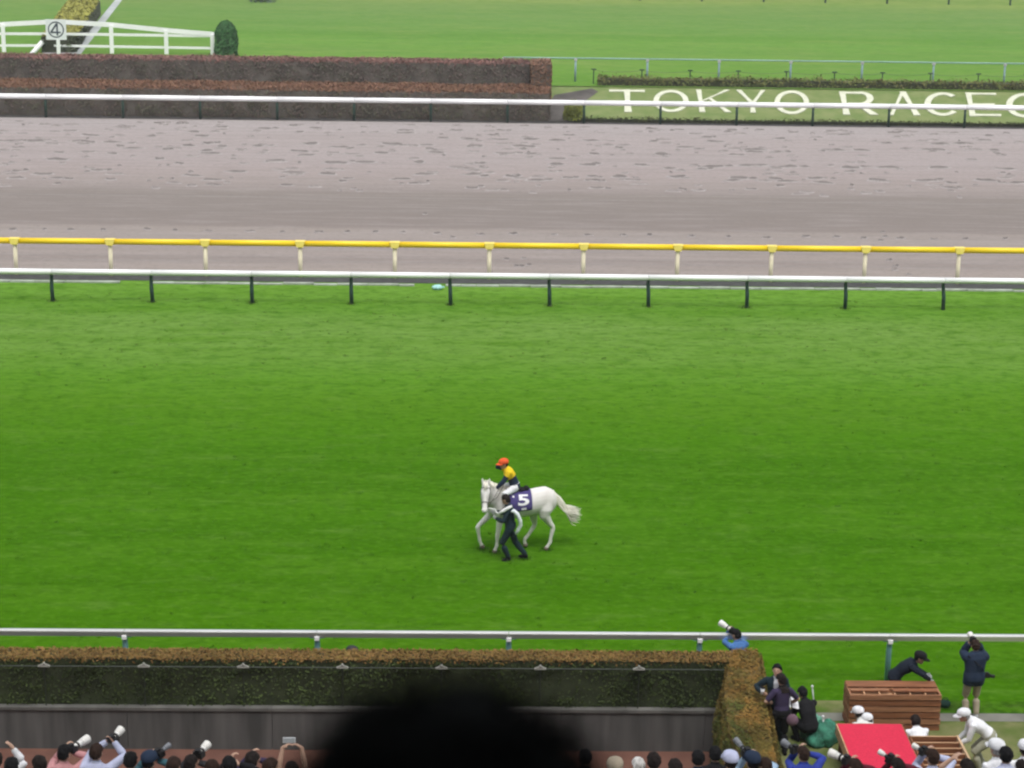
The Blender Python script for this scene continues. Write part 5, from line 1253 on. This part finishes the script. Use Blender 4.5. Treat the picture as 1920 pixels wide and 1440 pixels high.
P = crowd('person in a blue tee holding a phone overhead with both bare arms', 547, 1444, PHONE, top='blue', hair='dark', sleeve=.3)
po = empty('phone', (P['hl'] + P['hr']) / 2 + Vector((-.04, .02, .10)), 'pale phone held sideways overhead by two bare arms', 'phone'); mb = MB(); mb.box((-.082, -.006, -.038), (.082, .006, .038)); mb.build('case', CL['white'], po); mb = MB(); mb.box((-.075, -.009, -.033), (.075, -.0065, .033)); mb.build('screen', pm('phone_screen', (.42, .46, .48), rough=.3, var=.1, scale=20), po)
crowd('person with black hair just right of the big foreground head', 1098, 1420, STAND, top='black', hair='black')
crowd('person in a beige cap low in the crowd', 1153, 1440, STAND, top='charcoal', hair='grey', cap='beige')
crowd('person with white hair in the middle of the crowd', 1197, 1436, STAND2, top='grey', hair='white')
crowd('person with short dark hair in a brown top right of the white hair', 1226, 1427, STAND, top='brown', hair='dark')
crowd('person with a low dark head in front of the red paving', 1266, 1440, STAND, top='maroon', hair='dark')
crowd('person in a navy shirt with black hair before the end of the wall', 1309, 1422, STAND, top='navy', hair='black')
crowd('person with black hair in black close to the foot of the hedge arm', 1341, 1414, STAND, top='black', hair='black', pref=1.60)
crowd('person in a yellow shirt and pale purple cap', 1369, 1427, STAND2, top='yellow', hair='dark', cap='lavender')
P = crowd('person in a light blue shirt with a navy cap and a grey lens', 1410, 1428, SHOOTL, top='lightblue', hair='black', cap='navy'); lensfor(P, 'grey lens pointed up left of the light blue shirt', (-.45, .85, .30), .30, glens_m, .04, (-.05, .12, .06))
crowd('bare headed person with brown hair between the light blue and royal blue shirts', 1434, 1436, STAND, yaw=R(40), top='pink', hair='brown')
P = crowd('person in a royal blue shirt with brown hair in front of the netting', 1506, 1414, SHOOTL, top='blue', hair='brown'); lensfor(P, 'large grey lens aimed left by the royal blue shirt', (-.62, .78, .12), .27, glens_m, .05, (-.08, .12, .0))
P = crowd('person with maroon tinted hair aiming left before the red platform', 1604, 1438, SHOOTL, top='maroon', hair='brown'); lensfor(P, 'white lens crossing the lower left corner of the red platform', (-.75, .66, .10), .30, wlens_m, .055, (-.08, .10, .04))
P = crowd('dark haired person in front of the lower right corner of the red platform', 1683, 1437, SHOOTL, top='maroon', hair='dark'); lensfor(P, 'small white lens in front of the red carpet', (-.7, .7, .22), .22, wlens_m, .036, (-.06, .10, .05))
P = crowd('person in a white shirt with reddish brown hair in front of the open crate', 1748, 1420, SHOOTL, top='lavender', hair='brown'); lensfor(P, 'pale lens held left of the reddish brown hair before the crate', (-.60, .70, .10), .22, wlens_m, .038, (-.07, .12, .02))
crowd('dark haired person with a bare forearm raised before the crate corner', 1813, 1440, dict(ONEUP, hr=(.2, .1, .9), hl=(-.20, .12, 1.72), el=(-.9, .2, -.2), er=(.4, -1, -.2)), top='brown', hair='dark', sleeve=.3)
crowd('person in white work clothes and a white cap beside the black haired one', 1868, 1404, STAND2, yaw=R(12), top='white', hair='grey', cap='white', pref=1.74)
crowd('person in a white shirt with thick black hair at the right of the crowd', 1886, 1416, STAND, top='lavender', hair='black')
crowd('person in a white cap cut by the right edge', 1922, 1404, STAND, top='white', hair='dark', cap='white')
crowd('person in dark green cut by the lower right corner', 1916, 1440, STAND, top='darkgreen', hair='dark')

# ------------------------------------------------------------------ the big dark head right in front of the lens
BP = dict(lean=2, hyaw=6)
J = body(BP, .010)[8]; k = 1.90 / 1.72
top_l = J['hc'] + Vector((0, 0, .112)); tgt = Q(845, 1402, HEADY)
fg = person('spectator with black hair whose blurred head rises at the bottom centre', (tgt.x - top_l.x * k, tgt.y - top_l.y * k, tgt.z - top_l.z * k), 0, BP, top='charcoal', bottom='charcoal', hair='black', height=1.90)
me, v, vn, fs, fc, lab, tt, hl_, J, cache = body(BP, .010)
fz, fy, fx = hl_[:, 2], hl_[:, 1], hl_[:, 0]
idx = np.nonzero(np.isin(lab, ['head', 'neck']) & (fz > -.012 + .80 * fy))[0]
ns_ = 9000; pick = RNG.choice(idx, ns_); nrm = np.array([vn[list(fs[i])].mean(0) for i in pick]); cen = np.array([fc[i] for i in pick]) + RNG.normal(0, .004, (ns_, 3))
dirn = nrm * .75 + RNG.normal(0, .38, (ns_, 3)) + np.array([0.05, -.15, -.05]); dirn /= np.linalg.norm(dirn, axis=1)[:, None]
ln = RNG.uniform(.022, .050, ns_)[:, None]; sd_ = np.cross(dirn, RNG.normal(size=(ns_, 3))); sd_ /= np.linalg.norm(sd_, axis=1)[:, None]; sd_ *= .0011
b0 = cen + nrm * .008; m0 = b0 + dirn * ln * .55; t0 = m0 + (dirn * .7 + np.array([0, -.1, -.35])) * ln * .5
vv = np.stack([b0 - sd_, b0 + sd_, m0 + sd_ * .8, m0 - sd_ * .8, t0], 1).reshape(-1, 3)
hm = bpy.data.meshes.new('strands'); ff = []
for i in range(ns_): a = i * 5; ff += [(a, a + 1, a + 2, a + 3), (a + 3, a + 2, a + 4)]
hm.from_pydata(vv.tolist(), [], ff); hm.update(); ho = link('strands', hm, fg['o']); fgh = pm('foreground_hair', (.0065, .007, .007), rough=.8, var=.3, scale=40, spec=.02); setmat(ho, fgh)
for ch in fg['o'].children:
    if ch.name.startswith('hair'): setmat(ch, fgh)
tag(ho, kind='stuff')
ob_deck = fg['o'].location.z - DECK
print('deck gap', ob_deck)
# a step that brings the spectator's feet to the deck
stp = MB(); stp.box((-3, .55, DECK - .05), (3, 2.2, fg['o'].location.z))
tag(stp.build('terrace_step', stair_m), kind='structure')

# ------------------------------------------------------------------ longer grass at feet and posts, loose tufts on the turf
def tufts():
    C = []
    foot = [HM @ Vector(p) for p in ((.69, .14, 0), (.94, -.13, 0), (-.565, .13, 0))] + [Vector((hp_.x - .05, hp_.y + .02, 0)), Vector((hp_.x + .35, hp_.y + .1, 0))]
    for f_ in foot: C += [(f_.x + random.gauss(0, .09), f_.y + random.gauss(0, .09), random.uniform(.04, .085)) for _ in range(170)]
    for root_ in SC.objects:
        if root_.name in ('turf_rail', 'near_rail'):
            for ch in root_.children:
                if ch.name.startswith('post') and abs(ch.location.x) < 16:
                    C += [(ch.location.x + random.gauss(0, .11), root_.location.y + random.gauss(-.03, .10), random.uniform(.05, .12)) for _ in range(110)]
    for _ in range(1500):
        x, y = random.uniform(-16, 16), random.uniform(Y_NEAR - .6, Y_TURF + 1.5); n_ = random.randint(8, 22); r_ = random.uniform(.03, .10); h_ = random.uniform(.03, .06)
        C += [(x + random.gauss(0, r_), y + random.gauss(0, r_), h_ * random.uniform(.6, 1.2)) for _ in range(n_)]
    n = len(C); c = np.array(C); b = c.copy(); b[:, 2] = 0; a = RNG.uniform(0, 6.283, n); w_ = np.stack([np.cos(a), np.sin(a), 0 * a], 1) * RNG.uniform(.004, .008, n)[:, None]
    t = b + np.stack([RNG.normal(0, .018, n), RNG.normal(0, .018, n), c[:, 2]], 1)
    v = np.stack([b - w_, b + w_, t], 1).reshape(-1, 3); me = bpy.data.meshes.new('grass_tufts'); me.vertices.add(3 * n); me.vertices.foreach_set('co', v.ravel()); me.loops.add(3 * n); me.loops.foreach_set('vertex_index', np.arange(3 * n))
    me.polygons.add(n); me.polygons.foreach_set('loop_start', np.arange(n) * 3); me.polygons.foreach_set('loop_total', np.full(n, 3))
    me.materials.append(pm('blade_deep', (.030, .100, .003), var=.3, scale=1.5, world=True, spec=.0)); me.materials.append(pm('blade_light', (.085, .200, .014), var=.3, scale=1.5, world=True, spec=.0)); me.materials.append(pm('blade_dry', (.15, .20, .05), var=.2, scale=1.5, world=True, spec=.0))
    me.polygons.foreach_set('material_index', np.where((c[:, 1] > YL(720)) & (RNG.random(n) < .4), 2, np.where(RNG.random(n) < .6, 0, 1)).astype(np.int32)); me.update()
    tag(link('grass_tufts', me), kind='stuff')
tufts()

# ------------------------------------------------------------------ damp air
hb = MB(); hb.box((-950, -350, -2.2), (950, 1550, 48.5))
hzm = bpy.data.materials.new('haze'); hzm.use_nodes = True
N, L = nodes_of(hzm); N.clear(); oo = N.new('ShaderNodeOutputMaterial'); pv = N.new('ShaderNodeVolumePrincipled')
pv.inputs['Color'].default_value = (.93, .95, .96, 1); pv.inputs['Density'].default_value = .0004; pv.inputs['Anisotropy'].default_value = 0.0
L.new(pv.outputs[0], oo.inputs['Volume'])
tag(hb.build('haze', hzm), kind='stuff')
print('tris', sum(len(o.data.loop_triangles) if not o.data.calc_loop_triangles() else 0 for o in SC.objects if o.type == 'MESH'))
